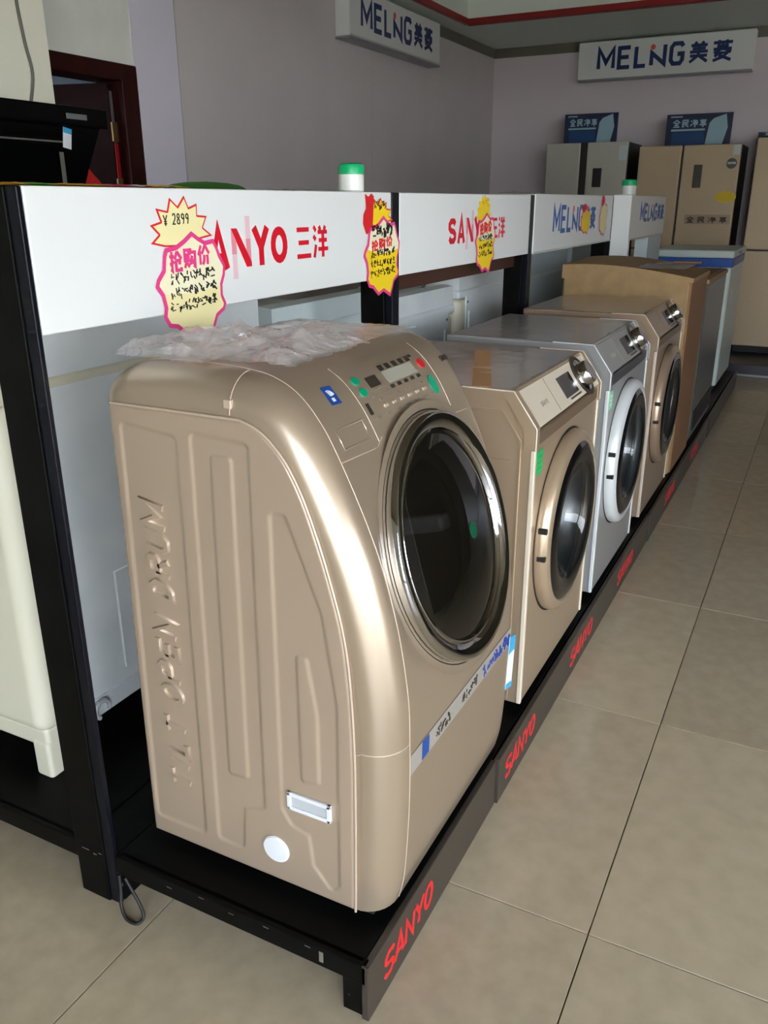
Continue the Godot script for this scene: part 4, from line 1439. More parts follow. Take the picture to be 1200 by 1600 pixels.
	part(w, "drum", drum, M["steel"], "steel drum behind the glass")
	for p in [[-.49, z0 - .06], [-.07, z0 - .06], [-.49, z1 + .06], [-.07, z1 + .06]]:
		var ft := MB.new()
		ft.x = frame(Vector3(p[0], DK, p[1]), Vector3(1, 0, 0), Vector3(0, 0, -1))
		ft.lathe([Vector2(0.0, 0), Vector2(0.022, 0), Vector2(0.022, 0.008), Vector2(0.011, 0.010), Vector2(0.011, 0.029)], 12)
		part(w, "foot", ft, M["rubber"])
	# stickers
	var sk := MB.new()
	sk.x = on_x(xf + 0.0003, .765, z0 - .022)
	if tone != "bronze":
		sk.prism(PackedVector2Array([Vector2(0, 0), Vector2(.045, 0), Vector2(.045, .058), Vector2(0, .058)]), 0, 0.0008)
		var so := part(w, "round_off_sticker" if false else "sticker", sk, M["sticker_green"] if fancy else M["green_light"], "small green sticker" if fancy else "small pale green sticker")
		var sw := MB.new()
		sw.x = on_x(xf + 0.0012, .765, z0 - .022)
		for k in 3:
			sw.ink([Vector2(.008, .014 + .014 * k), Vector2(.036, .014 + .014 * k)], 0.004, 0.0004)
		part(so, "sticker_print", sw, M["cloth_green"] if fancy else M["sticker_white"])
	# film left on the top
	crumpled(w, "protective_film", M["film"], Vector2(-.545, z1 + .01), Vector2(-.085, z0 - .012), .9672, 0.005, 7 + int(-z0 * 100), 11.0, "clear film left on the top")
	if fancy:
		poly_part(w, "painted_reflection", M["reflection_orange"], frame(Vector3(0, .9674, 0), Vector3(1, 0, 0), Vector3(0, 0, -1)), [-.179, .56, -.136, .573, -.313, 1.043, -.357, 1.034], 0.001).set_meta("label", "orange reflection painted across the top film")  # reflection on the film, painted as a flat orange strip

# ------------------------------------------------------------------ other machines in the row
func build_carton_machine() -> void:
	var z0 := -2.80
	var z1 := -3.34
	var w := thing("boxed_machine", "tan cardboard-sided boxed machine behind the bronze front loader", "boxed appliance", Vector3(-.28, DK, (z0 + z1) / 2))
	part(w, "carton_body", rb(Vector3(-.60, DK, z1), Vector3(-.02, 1.04, z0), 0.012, 2), M["carton"])
	part(w, "front_sheet", rb(Vector3(-.024, DK + .01, z1 + .01), Vector3(-.012, 1.03, z0 - .012), 0.004, 1), M["carton_brown"], "brown carton front")
	# bowed lid
	var P := []
	for i in 13:
		var u := i / 12.0
		var row := []
		for j in 7:
			var v := j / 6.0
			row.append(Vector3(lerp(-.605, -.006, u), 1.045 + .062 * sin(PI * min(u * 0.62 + 0.36, 1.0)) * (0.85 + 0.15 * v), lerp(z0 + .006, z1 - .004, v)))
		P.append(row)
	var b := MB.new()
	b.sheet(P, Vector3.UP)
	for i in 12:
		var a: Vector3 = P[i][0]
		var d: Vector3 = P[i + 1][0]
		b.quad(Vector3(a.x, 1.03, a.z), Vector3(d.x, 1.03, d.z), d, a, Vector3(0, 0, 1))
	var e := P.size() - 1
	for j in 6:
		var a: Vector3 = P[e][j]
		var d: Vector3 = P[e][j + 1]
		b.quad(Vector3(a.x, 1.03, a.z), Vector3(d.x, 1.03, d.z), d, a, Vector3(1, 0, 0))
	part(w, "bowed_lid", b, M["carton"], "bowed cardboard lid")
	crumpled(w, "wrap_film", M["film_thick"], Vector2(-.56, z1 + .02), Vector2(-.05, z0 - .02), 1.085, 0.02, 91, 9.0)
	part(w, "dark_tape", rb(Vector3(-.16, 1.088, z1 + .1), Vector3(-.03, 1.097, z1 + .16), 0.002, 1), M["carton_brown"])

func build_wrapped_machine() -> void:
	var z0 := -3.42
	var z1 := -4.26
	var w := thing("wrapped_machine", "dark grey film-wrapped machine between the tan carton and the chest freezer", "boxed appliance", Vector3(-.28, DK, (z0 + z1) / 2))
	part(w, "body", rb(Vector3(-.575, DK + .02, z1), Vector3(-.015, .972, z0), 0.014, 2), M["wrap_grey"])
	part(w, "base", rb(Vector3(-.57, DK, z1 + .01), Vector3(-.025, DK + .022, z0 - .01), 0.004, 1), M["rubber"])
	part(w, "top_cover", rb(Vector3(-.578, .968, z1 - .004), Vector3(-.01, .996, z0 + .004), 0.010, 2), M["carton"], "tan top cover")
	part(w, "lower_flap", rb(Vector3(-.018, .19, z1 + .05), Vector3(-.010, .30, z0 - .05), 0.003, 1), M["rubber"])
	part(w, "top_patch", rb(Vector3(-.20, .995, z1 + .05), Vector3(-.04, 1.000, z0 - .30), 0.002, 1), M["carton_brown"])

func build_freezer() -> void:
	var z0 := -4.93
	var z1 := -5.72
	var w := thing("chest_freezer", "white chest freezer with blue band at the far end of the row", "freezer", Vector3(-.3, DK, (z0 + z1) / 2))
	part(w, "cabinet", rb(Vector3(-.56, DK + .03, z1), Vector3(-.055, .96, z0), 0.018, 3), M["freezer_white"])
	part(w, "plinth", rb(Vector3(-.54, DK, z1 + .02), Vector3(-.075, DK + .032, z0 - .02), 0.004, 1), M["rubber"])
	part(w, "blue_band", rb(Vector3(-.565, .955, z1 - .004), Vector3(-.05, 1.014, z0 + .004), 0.006, 2), M["freezer_blue"], "blue band under the lid")
	part(w, "lid", rb(Vector3(-.565, 1.014, z1 - .004), Vector3(-.045, 1.064, z0 + .004), 0.012, 3), M["freezer_white"])
	var lt := MB.new()
	lt.x = on_x(-.0448, 1.038, z0 - .28)
	lt.ink([Vector2(0, 0), Vector2(.16, 0)], 0.014, 0.0008)
	part(w, "lid_mark", lt, M["freezer_blue"])
	part(w, "front_label", rb(Vector3(-.056, .70, z0 - .30), Vector3(-.0545, .80, z0 - .22), 0.0005, 1), M["sticker_white"])

# ------------------------------------------------------------------ twin-tub washers on the rear deck, backs to us
func twin_tub(z0: float, z1: float, hb: float, hc: float, sheet: String, label: String) -> void:
	var zm := (z0 + z1) / 2
	var xb := -0.875
	var w := thing("twin_tub_washer", label, "washing machine", Vector3(-1.12, DK, zm), "white washers on the rear deck")
	part(w, "cabinet", rb(Vector3(-1.37, .245, z1), Vector3(xb, hb, z0), 0.035, 4), M["cream_plastic"])
	part(w, "skirt", rb(Vector3(-1.36, .205, z1 + .012), Vector3(xb - .01, .26, z0 - .012), 0.012, 2), M["cream_plastic"])
	for p in [[-1.33, z0 - .05], [xb - .035, z0 - .035], [-1.33, z1 + .05], [xb - .035, z1 + .035]]:
		part(w, "leg", rb(Vector3(p[0] - .026, DK, p[1] - .026), Vector3(p[0] + .026, .225, p[1] + .026), 0.010, 2), M["cream_plastic"])
	var bk := part(w, "back_sheet", rb(Vector3(xb - .004, .215, z1 + .075), Vector3(xb + .005, hb + .015, z0 - .075), 0.003, 1), M[sheet], "pale metal back sheet")
	var bd := MB.new()
	bd.x = on_x(xb + .005, 0, 0)
	bd.ridge([Vector2(-z0 + .11, .30), Vector2(-z0 + .11, hb - .06)], 0.020, 0.005)
	bd.ridge([Vector2(-z1 - .11, .30), Vector2(-z1 - .11, hb - .06)], 0.020, 0.005)
	bd.ridge([Vector2(-z0 + .09, .262), Vector2(-z1 - .09, .262)], 0.012, 0.005)
	bd.ridge([Vector2(-z0 + .26, .30), Vector2(-z0 + .26, .55), Vector2(-z1 - .26, .55), Vector2(-z1 - .26, .30)], 0.014, 0.004)
	part(bk, "sheet_bead", bd, M[sheet])
	for y in [.23, .40, .62, hb - .02]:
		for z in [z0 - .09, z1 + .09]:
			var sc := MB.new()
			sc.x = on_x(xb + .0045, y, z)
			sc.lathe([Vector2(.006, 0), Vector2(.005, .003), Vector2(0, .004)], 8)
			part(bk, "screw", sc, M["screw"])
	var ho := MB.new()
	var pts := []
	for q in arc(0, 0, .022, .022, -60, 200, 10):
		pts.append(Vector3(xb + .018, .240 + q.y, z0 - .155 + q.x))
	ho.tube(pts, 0.006, 8)
	part(bk, "hose_hook", ho, M["handle_grey"])
	# deck, raised control housing with sloping front, lids
	part(w, "tub_deck", rb(Vector3(-1.375, hb - .004, z1 - .004), Vector3(xb + .004, hb + .035, z0 + .004), 0.014, 3), M[sheet] if z0 < 0 else M["cream_plastic"])
	var ch := MB.new()
	ch.x = Transform3D.IDENTITY
	var pr := PackedVector2Array([Vector2(xb - .005, hb + .03), Vector2(xb - .005, hc), Vector2(xb - .05, hc + .006), Vector2(xb - .16, hb + .06), Vector2(xb - .17, hb + .03)])
	ch.prism(pr, z1 + .01, z0 - .01)
	part(w, "control_housing", ch, M[sheet])
	part(w, "tub_lid", rb(Vector3(-1.35, hb + .034, zm + .01), Vector3(xb - .19, hb + .05, z0 - .03), 0.006, 2), M["blue_sheet"])
	part(w, "spin_lid", rb(Vector3(-1.35, hb + .034, z1 + .03), Vector3(xb - .19, hb + .05, zm - .01), 0.006, 2), M["blue_sheet"])

func build_rear_row() -> void:
	twin_tub(0.20, -0.715, 1.000, 1.19, "white_sheet", "cream twin-tub washer with white back sheet, left of the near black post")
	twin_tub(-0.76, -1.44, 0.985, 1.085, "blue_sheet", "pale twin-tub washer seen under the large sign right of the cream one")
	twin_tub(-1.49, -2.12, 0.93, 1.04, "white_sheet", "white twin-tub washer behind the post under the second sign's near end")
	twin_tub(-2.17, -2.95, 0.98, 1.115, "white_sheet", "white twin-tub washer with tall sloping housing under the second sign")
	twin_tub(-3.02, -3.88, 0.97, 1.11, "blue_sheet", "grey-blue twin-tub washer under the blue-lettered sign")
	twin_tub(-3.96, -4.85, 0.98, 1.12, "blue_sheet", "pale blue twin-tub washer beside the white partition")

# ------------------------------------------------------------------ signs
func meling(parent: Node, xf: Transform3D, blue: Material, at: Vector2, w: float, h: float, cw: float, sw: float, t := 0.0010, gap := 0.055) -> void:
	var lw := w * 0.147
	var x := at.x
	for k in 5:
		var ch: String = ["M", "E", "L", "n", "G"][k]
		var ww: float = lw * (1.25 if k == 0 else (0.9 if k == 2 else (1.15 if k == 3 else 1.0)))
		var st: Array = STROKES[ch] if ch != "n" else [[.05, 0, .05, .62, .93, .04, .93, 1]]
		var b := MB.new()
		b.x = xf
		var q := 0
		for s in st:
			var path := []
			for p in pairs(s):
				path.append(Vector2(x + p.x * ww, at.y + p.y * h))
			b.ink(path, sw, t + 0.00015 * q)
			q += 1
		part(parent, "letter", b, blue)
		if k == 3:
			poly_part(parent, "letter_dot", M["logo_orange"], xf, flat(arc(x + ww * .10, at.y + h * .92, h * .14, h * .14, 0, 330, 11)), t)
		x += ww + w * 0.054
	x = at.x + w + gap * w
	letters(parent, blue, xf, "美", Vector2(x, at.y), cw, h, 0, sw * 0.72, t)
	letters(parent, blue, xf, "菱", Vector2(x + cw * 1.15, at.y), cw, h, 0, sw * 0.72, t)

func poly_part(parent: Node, called: String, m: Material, xf: Transform3D, pts: Array, t: float) -> MeshInstance3D:
	var b := MB.new()
	b.x = xf
	b.prism(PackedVector2Array(pairs(pts)), 0, t)
	return part(parent, called, b, m)

func sanyo_logo(s: Node, at: Vector2, h: float) -> void:
	# S A N Y O with tall pale bars through the N, then two characters
	var xf := on_x(SX, 0, 0)
	var red: Material = M["logo_red"]
	var sw := h * 0.225
	var u := h
	letters(s, red, xf, "S", at + Vector2(u * .04, sw * .5), u * .66, h - sw, 0, sw, 0.0010)
	letters(s, red, xf, "A", at + Vector2(u * 1.04, 0), u * .62, h, 0, sw * .92, 0.0010)
	var nx := at.x + u * 1.90
	var y := at.y
	poly_part(s, "letter", red, xf, [nx, y + h, nx + sw * 1.05, y + h, nx + u * .84, y + h * .12, nx + u * .84, y, nx + u * .62, y], 0.0014)
	poly_part(s, "letter_bar", M["logo_pink"], xf, [nx, y + h * .35, nx + sw * .9, y + h * .35, nx + sw * .9, y + h, nx, y + h], 0.0007)
	poly_part(s, "letter_bar", M["logo_pink_pale"], xf, [nx, y - h * .28, nx + sw * .9, y - h * .28, nx + sw * .9, y + h * .349, nx, y + h * .349], 0.0007)
	var n2 := nx + u * .64
	poly_part(s, "letter_bar", M["logo_pink"], xf, [n2, y + h * .1, n2 + sw * .9, y + h * .1, n2 + sw * .9, y + h * .72, n2, y + h * .72], 0.0007)
	poly_part(s, "letter_bar", M["logo_pink_pale"], xf, [n2, y + h * .721, n2 + sw * .9, y + h * .721, n2 + sw * .9, y + h * 1.3, n2, y + h * 1.3], 0.0007)
	letters(s, red, xf, "Y", at + Vector2(u * 2.92, 0), u * .62, h, 0, sw, 0.0010)
	letters(s, red, xf, "O", at + Vector2(u * 3.79, sw * .5), u * .66, h - sw, 0, sw, 0.0010)
	letters(s, red, xf, "三", at + Vector2(u * 4.98, h * .05), u * .86, h * .92, 0, sw * .58, 0.0010)
	letters(s, red, xf, "洋", at + Vector2(u * 5.95, h * .05), u * .86, h * .92, 0, sw * .52, 0.0010)

func build_signs() -> void:
	# two white panels with red lettering
	for k in 2:
		var z1: float = [0.2935, -1.004][k]
		var z0: float = [-0.951, -2.198][k]
		var s := thing("brand_sign", ["large white sign with red lettering above the nearest washer", "white sign with red lettering between the second and third black posts"][k], "sign", Vector3(-.635, 1.171, (z0 + z1) / 2), "white header signs on the stand")
		part(s, "panel", rb(Vector3(-.683, 1.171, z0), Vector3(SX, 1.397, z1), 0.003, 1), M["sign_white"])
		if k == 1:
			part(s, "back_rail", rb(Vector3(-0.675, 1.118, -2.198), Vector3(-0.645, 1.171, -1.013), 0.003, 1), M["brown_rail"], "dark brown rail under the panel")
		var a: float = [0.0665, 1.362][k]
		sanyo_logo(s, Vector2(a, 1.243), 0.0785)
	# white panels with blue lettering
	for k in 2:
		var z1: float = [-2.262, -3.704][k]
		var z0: float = [-3.652, -4.80][k]
		var fx: float = [SX, -0.500][k]
		var s := thing("brand_sign", ["white sign with blue lettering left of the white partition", "short white sign with blue lettering right of the white partition"][k], "sign", Vector3(fx - .04, 1.175, (z0 + z1) / 2), "white header signs on the stand")
		part(s, "panel", rb(Vector3(fx - .09, 1.172, z0), Vector3(fx, 1.402, z1), 0.003, 1), M["sign_white"])
		if k == 0:
			meling(s, on_x(fx, 0, 0), M["logo_blue_bright"], Vector2(2.535, 1.248), 0.50, 0.100, 0.10, 0.020)
		else:
			meling(s, on_x(fx, 0, 0), M["logo_blue_bright"], Vector2(3.995, 1.268), 0.50, 0.085, 0.10, 0.020)
			part(s, "support_panel", rb(Vector3(-.59, DK, -4.80), Vector3(-.51, 1.171, -4.36), 0.003, 1), M["blue_sheet"], "pale blue support panel")
		part(s, "lower_lip", rb(Vector3(fx - .02, 1.166, z0 + .002), Vector3(fx + .004, 1.174, z1 - .002), 0.002, 1), M["sign_edge"])
	# post under the far sign
	# light boxes on the walls
	var l := thing("light_box", "white light box sign with dark blue lettering high on the left wall", "sign", Vector3(XL + .06, 2.44, -5.1), "light box signs under the ceiling")
	part(l, "box", rb(Vector3(XL + .006, 2.436, -5.90), Vector3(XL + .12, 2.745, -4.37), 0.012, 2), M["sign_white"])
	part(l, "bottom_rail", rb(Vector3(XL + .008, 2.424, -5.90), Vector3(XL + .124, 2.440, -4.37), 0.004, 1), M["frame_metal"])
	part(l, "bottom_lip", rb(Vector3(XL + .112, 2.440, -5.895), Vector3(XL + .126, 2.452, -4.375), 0.003, 1), M["sign_edge"])
	meling(l, on_x(XL + .12, 0, 0), M["logo_blue"], Vector2(4.545, 2.522), 0.80, 0.155, 0.165, 0.034)
	var l2 := thing("light_box", "white light box sign with dark blue lettering above the refrigerators on the back wall", "sign", Vector3(-1.1, 2.44, ZB + .06), "light box signs under the ceiling")
	part(l2, "box", rb(Vector3(-1.867, 2.440, ZB + .002), Vector3(-.337, 2.752, ZB + .12), 0.012, 2), M["sign_white"])
	part(l2, "bottom_rail", rb(Vector3(-1.865, 2.428, ZB + .004), Vector3(-.339, 2.443, ZB + .124), 0.004, 1), M["frame_metal"])
	meling(l2, on_z(0, 0, ZB + .12), M["logo_blue"], Vector2(-1.675, 2.525), 0.755, 0.158, 0.170, 0.034)

# ------------------------------------------------------------------ price cards taped to the signs
func shape_at(src: Array, c: Vector2, to: Vector2, sc: Vector2) -> PackedVector2Array:
	var out := PackedVector2Array()
	for p in pairs(src):
		out.append(to + Vector2((p.x - c.x) * sc.x, (p.y - c.y) * sc.y))
	return out

func build_cards() -> void:
	var wavy := [0.087, 1.320, 0.103, 1.311, 0.125, 1.301, 0.153, 1.304, 0.163, 1.289, 0.171, 1.272, 0.186, 1.252, 0.182, 1.232, 0.172, 1.214, 0.171, 1.194, 0.181, 1.176, 0.174, 1.163, 0.150, 1.152, 0.141, 1.136, 0.127, 1.114, 0.109, 1.121, 0.086, 1.131, 0.055, 1.122, 0.024, 1.143, 0.002, 1.147, -0.011, 1.167, -0.006, 1.184, -0.011, 1.206, -0.026, 1.224, -0.020, 1.238, -0.003, 1.254, 0.002, 1.279, 0.009, 1.292, 0.039, 1.296, 0.062, 1.306]
	var star := [-0.024, 1.333, 0.005, 1.339, -0.005, 1.362, 0.025, 1.357, 0.034, 1.380, 0.055, 1.365, 0.075, 1.384, 0.086, 1.363, 0.111, 1.370, 0.110, 1.349, 0.139, 1.347, 0.125, 1.326, 0.153, 1.310, 0.114, 1.305, 0.066, 1.293, 0.012, 1.294, -0.026, 1.301, -0.003, 1.316]
	var c := Vector2(0.080, 1.217)
	var defs := [
		{at = Vector2(0.080, 1.217), s = Vector2(1, 1), st = Vector2(1, 1), base = "card_cream", low = "card_pale", star = "card_pale", edge = "card_red", x = SX, label = "pink-edged cream price card under a pale yellow star card on the near sign"},
		{at = Vector2(0.890, 1.228), s = Vector2(1.02, 1.06), st = Vector2(.95, .80), base = "card_cream", low = "card_yellow", star = "card_yellow", edge = "card_red", x = SX, label = "pink-edged bright yellow price card with red flash beside the second post"},
		{at = Vector2(1.690, 1.232), s = Vector2(.94, 1.02), st = Vector2(.80, .95), base = "card_cream", low = "card_yellow", star = "card_yellow", edge = "card_yellow", x = SX, label = "pink-edged yellow price card covering red lettering on the second sign"},
		{at = Vector2(3.075, 1.280), s = Vector2(.90, .60), st = Vector2(.7, .4), base = "card_yellow", low = "card_yellow", star = "card_red", edge = "card_red", x = SX, label = "small yellow price card over the blue lettering on the third sign"},
		{at = Vector2(3.440, 1.285), s = Vector2(.80, .85), st = Vector2(.5, .6), base = "card_pale", low = "card_pale", star = "card_red", edge = "card_red", x = SX, label = "pale price card with red top at the third sign's far end"}]
	for k in defs.size():
		var q: Dictionary = defs[k]
		var x0: float = q.x + 0.0012
		var t := thing("price_card", q.label, "price card", Vector3(x0, q.at.y, -q.at.x), "price cards on the header signs")
		var so := shape_at(star, Vector2(0.065, 1.300), q.at + Vector2(-0.015, 0.083 * q.s.y), q.st)
		var fr := on_x(x0, 0, 0)
		var b := MB.new()
		b.x = fr
		b.prism(so, 0, 0.0008)
		var sc := part(t, "star_card", b, M[q.edge], "zigzag star card")
		var inner: Array = Geometry2D.offset_polygon(so, -0.0035)
		if inner.size() > 0:
			var b2 := MB.new()
			b2.x = on_x(x0 + 0.0008, 0, 0)
			b2.prism(inner[0], 0, 0.0005)
			part(sc, "star_field", b2, M[q.star])
		if k == 0:
			var pr := MB.new()
			pr.x = on_x(x0 + 0.0013, 0, 0)
			write(pr, "¥", Vector2(0.012, 1.331), 0.010, 0.019, 0, 0.0024, 0.0005)
			write(pr, "2899", Vector2(0.037, 1.334), 0.0085, 0.018, 0.0125, 0.0024, 0.0005)
			part(sc, "handwritten_price", pr, M["ink_black"])
		elif k < 3:
			var pr := MB.new()
			pr.x = on_x(x0 + 0.0013, 0, 0)
			scrawl(pr, q.at + Vector2(-0.045, 0.125), 0.07, 0.02, 3, 0.003, 0.1, 0.0005)
			part(sc, "handwritten_price", pr, M["cloth_yellow"] if k == 2 else M["brown_rail"])
		if k == 1:
			var fb := MB.new()
			fb.x = on_x(x0 + 0.0010, 0, 0)
			fb.prism(PackedVector2Array(pairs([0.795, 1.392, 0.812, 1.384, 0.828, 1.393, 0.842, 1.386, 0.838, 1.340, 0.832, 1.300, 0.800, 1.292, 0.782, 1.318, 0.785, 1.342, 0.800, 1.356])), 0, 0.0009)
			part(t, "red_flash", fb, M["card_red"], "red printed flash")
		var wo := shape_at(wavy, c, q.at, q.s)
		var w1 := MB.new()
		w1.x = on_x(x0 + 0.0016, 0, 0)
		w1.prism(wo, 0, 0.0008)
		var wc := part(t, "wavy_card", w1, M["card_pink"], "wavy-edged card with pink border")
		var wi: Array = Geometry2D.offset_polygon(wo, -0.0085 if k < 3 else -0.006)
		if wi.size() > 0:
			var w2 := MB.new()
			w2.x = on_x(x0 + 0.0024, 0, 0)
			w2.prism(wi[0], 0, 0.0005)
			part(wc, "card_field", w2, M[q.base])
			var cut: float = q.at.y + (0.0 if k == 0 else 0.02) * q.s.y
			var half := PackedVector2Array([Vector2(q.at.x - .2, cut + (.0 if k == 0 else .02)), Vector2(q.at.x, cut - .012), Vector2(q.at.x + .2, cut + .01), Vector2(q.at.x + .2, 1.0), Vector2(q.at.x - .2, 1.0)])
			var lows: Array = Geometry2D.intersect_polygons(wi[0], half)
			if lows.size() > 0:
				var w3 := MB.new()
				w3.x = on_x(x0 + 0.0029, 0, 0)
				w3.prism(lows[0], 0, 0.0004)
				part(wc, "lower_field", w3, M[q.low])
		if k < 3:
			var rp := MB.new()
			rp.x = on_x(x0 + 0.0034, 0, 0)
			var hw: float = q.s.x
			for j in 3:
				write(rp, ["抢", "购", "价"][j], q.at + Vector2((-0.064 + 0.042 * j) * hw, (0.032 if k != 1 else 0.020) + 0.004 * j), 0.034 * hw, 0.036 if k != 1 else 0.026, 0, 0.0062 if k != 1 else 0.0050, 0.0005)
			part(wc, "red_heading", rp, M["card_pink"] if k == 0 else M["card_red"])
			var hwrt := MB.new()
			hwrt.x = on_x(x0 + 0.0035, 0, 0)
			for row in 3:
				scrawl(hwrt, q.at + Vector2(-0.070 * hw, (0.010 if k != 1 else 0.002) - 0.026 * row), 0.140 * hw, 0.016, 8, 0.0019, 0.05, 0.0005)
			stuff(part(wc, "handwriting", hwrt, M["ink_black"]))
		if k == 1:
			var bt := MB.new()
			bt.x = on_x(x0 + 0.0042, 0, 0)
			scrawl(bt, q.at + Vector2(-0.060, 0.058), 0.12, 0.026, 6, 0.0042, 0.0, 0.0005)
			part(wc, "black_heading", bt, M["ink_black"])

# ------------------------------------------------------------------ refrigerators
func poster(label: String, x0: float, x1: float, y0: float, y1: float, z: float) -> void:
	var p := thing("poster_board", label, "poster", Vector3((x0 + x1) / 2, y0, z), "dark blue posters standing on the refrigerators")
	part(p, "board", rb(Vector3(x0, y0, z - .012), Vector3(x1, y1, z), 0.002, 1), M["poster_blue"])
	var w := x1 - x0
	var h := y1 - y0
	var mid := MB.new()
	mid.x = on_z(x0, y0, z)
	mid.prism(PackedVector2Array([Vector2(.10 * w, .03 * h), Vector2(.62 * w, .03 * h), Vector2(.58 * w, .45 * h), Vector2(.10 * w, .45 * h)]), 0, 0.0006)
	part(p, "blue_field", mid, M["poster_mid"])
	var fr := MB.new()
	fr.x = on_z(x0, y0, z)
	fr.prism(PackedVector2Array([Vector2(.62 * w, .03 * h), Vector2(.88 * w, .03 * h), Vector2(.94 * w, .55 * h), Vector2(.90 * w, .96 * h), Vector2(.72 * w, .84 * h), Vector2(.66 * w, .70 * h)]), 0, 0.0008)
	part(p, "printed_fridge", fr, M["poster_pale"], "printed pale refrigerator")
	var tx := MB.new()
	tx.x = on_z(x0, y0, z + .0006)
	write(tx, "全民净享", Vector2(.10 * w, .60 * h), .115 * w, .22 * h, .135 * w, .0105, 0.0006)
	tx.prism(PackedVector2Array([Vector2(.08 * w, .48 * h), Vector2(.60 * w, .48 * h), Vector2(.60 * w, .54 * h), Vector2(.08 * w, .54 * h)]), 0, 0.0006)
	tx.prism(PackedVector2Array([Vector2(.06 * w, .90 * h), Vector2(.24 * w, .90 * h), Vector2(.24 * w, .94 * h), Vector2(.06 * w, .94 * h)]), 0, 0.0006)
	part(p, "printed_text", tx, M["poster_pale"])

func fridge(label: String, x0: float, x1: float, h: float, front: String, split: float, gap: String) -> Node3D:
	var zf := -6.85
	var zb := ZB + 0.03
	var y0 := 0.10
	var f := thing("refrigerator", label, "refrigerator", Vector3((x0 + x1) / 2, y0, (zf + zb) / 2), "refrigerators along the back wall")
	part(f, "cabinet", rb(Vector3(x0 + .004, y0 + .06, zb), Vector3(x1 - .004, h, zf - .055), 0.006, 1), M["fridge_dark"])
	part(f, "toe_kick", rb(Vector3(x0 + .02, y0, zb + .05), Vector3(x1 - .02, y0 + .07, zf - .06), 0.004, 1), M["rubber"])
	var xm := lerpf(x0, x1, split)
	var g := 0.008 if gap == "thin" else 0.032
	for k in 2:
		var a: float = x0 if k == 0 else xm + g
		var b: float = xm - g if k == 0 else x1
		part(f, "door", rb(Vector3(a, .98, zf - .05), Vector3(b, h, zf), 0.008, 2), M[front])
		part(f, "lower_door", rb(Vector3(a, y0 + .065, zf - .05), Vector3(b, .97, zf), 0.008, 2), M[front])
	if gap != "thin":
		part(f, "centre_bar", rb(Vector3(xm - g, y0 + .07, zf - .045), Vector3(xm + g, h - .002, zf - .008), 0.003, 1), M["fridge_dark"])
	return f

func build_fridges() -> void:
	var pl := thing("fridge_plinth", "low dark navy plinth under the refrigerators", "plinth", Vector3(-.3, 0, -6.85))
	part(pl, "plinth_top", rb(Vector3(-2.2, 0.001, ZB + .01), Vector3(2.6, .10, -6.262), 0.006, 1), M["plinth_blue"])
	part(pl, "edge_strip", rb(Vector3(-2.2, .001, -6.262), Vector3(2.6, .022, -6.25), 0.003, 1), M["plinth_edge"])
	var f1 := fridge("silver-grey double-door refrigerator with black centre bar", -1.955, -1.220, 1.870, "fridge_silver", 0.468, "wide")
	part(f1, "door_handle", rb(Vector3(-1.515, 1.495, -6.852), Vector3(-1.435, 1.655, -6.838), 0.006, 2), M["fridge_dark"], "dark recessed handle")
	part(f1, "energy_label", rb(Vector3(-1.295, 1.715, -6.851), Vector3(-1.225, 1.835, -6.848), 0.0006, 1), M["blue_sheet"])
	var f2 := fridge("gold double-door refrigerator with yellow sticker, right of the silver one", -1.118, -0.281, 1.823, "fridge_gold", 0.437, "thin")
	part(f2, "door_handle", rb(Vector3(-.645, 1.48, -6.852), Vector3(-.575, 1.665, -6.838), 0.006, 2), M["handle_dark"], "dark recessed handle")
	part(f2, "energy_label", rb(Vector3(-.345, 1.735, -6.851), Vector3(-.290, 1.815, -6.848), 0.0006, 1), M["blue_sheet"])
	var rs := MB.new()
	rs.x = on_z(-.345, 1.670, -6.851)
	rs.lathe([Vector2(.042, 0), Vector2(.042, .0015), Vector2(0, .002)], 24)
	var ro := part(f2, "round_sticker", rs, M["cable_grey"], "grey round sticker")
	part(ro, "sticker_stripe", bx(Vector3(-.378, 1.662, -6.850), Vector3(-.312, 1.682, -6.8484)), M["sticker_white"])
	var ye := MB.new()
	ye.x = on_z(-.360, 1.405, -6.851)
	ye.x.basis = ye.x.basis * Basis.from_scale(Vector3(1, .52, 1))
	ye.lathe([Vector2(.085, 0), Vector2(.085, .0015), Vector2(0, .002)], 24)
	part(f2, "yellow_sticker", ye, M["card_yellow"], "yellow oval sticker")
	part(f2, "print_strip", rb(Vector3(-.675, 1.185, -6.851), Vector3(-.300, 1.262, -6.8485), 0.0006, 1), M["bronze"])
	var pt := MB.new()
	pt.x = on_z(0, 0, -6.8484)
	write(pt, "全民净享", Vector2(-.660, 1.198), .065, .045, .09, .010, 0.0006)
	part(f2, "strip_print", pt, M["print_dark"])
	var f3 := fridge("gold refrigerator cut off by the right edge of the picture", -0.165, 0.66, 1.862, "fridge_gold", 0.5, "thin")
	part(f3, "hinge_cover", rb(Vector3(-.15, 1.861, -7.0), Vector3(-.06, 1.878, -6.86), 0.004, 1), M["fridge_dark"])
	poster("dark blue poster standing on the silver refrigerator", -1.875, -1.385, 1.872, 2.128, -7.10)
	poster("dark blue poster standing on the gold refrigerator with yellow sticker", -0.955, -0.409, 1.825, 2.086, -7.10)
	poster("dark blue poster on the refrigerator at the right edge", -0.19, 0.36, 1.864, 1.920, -7.10)

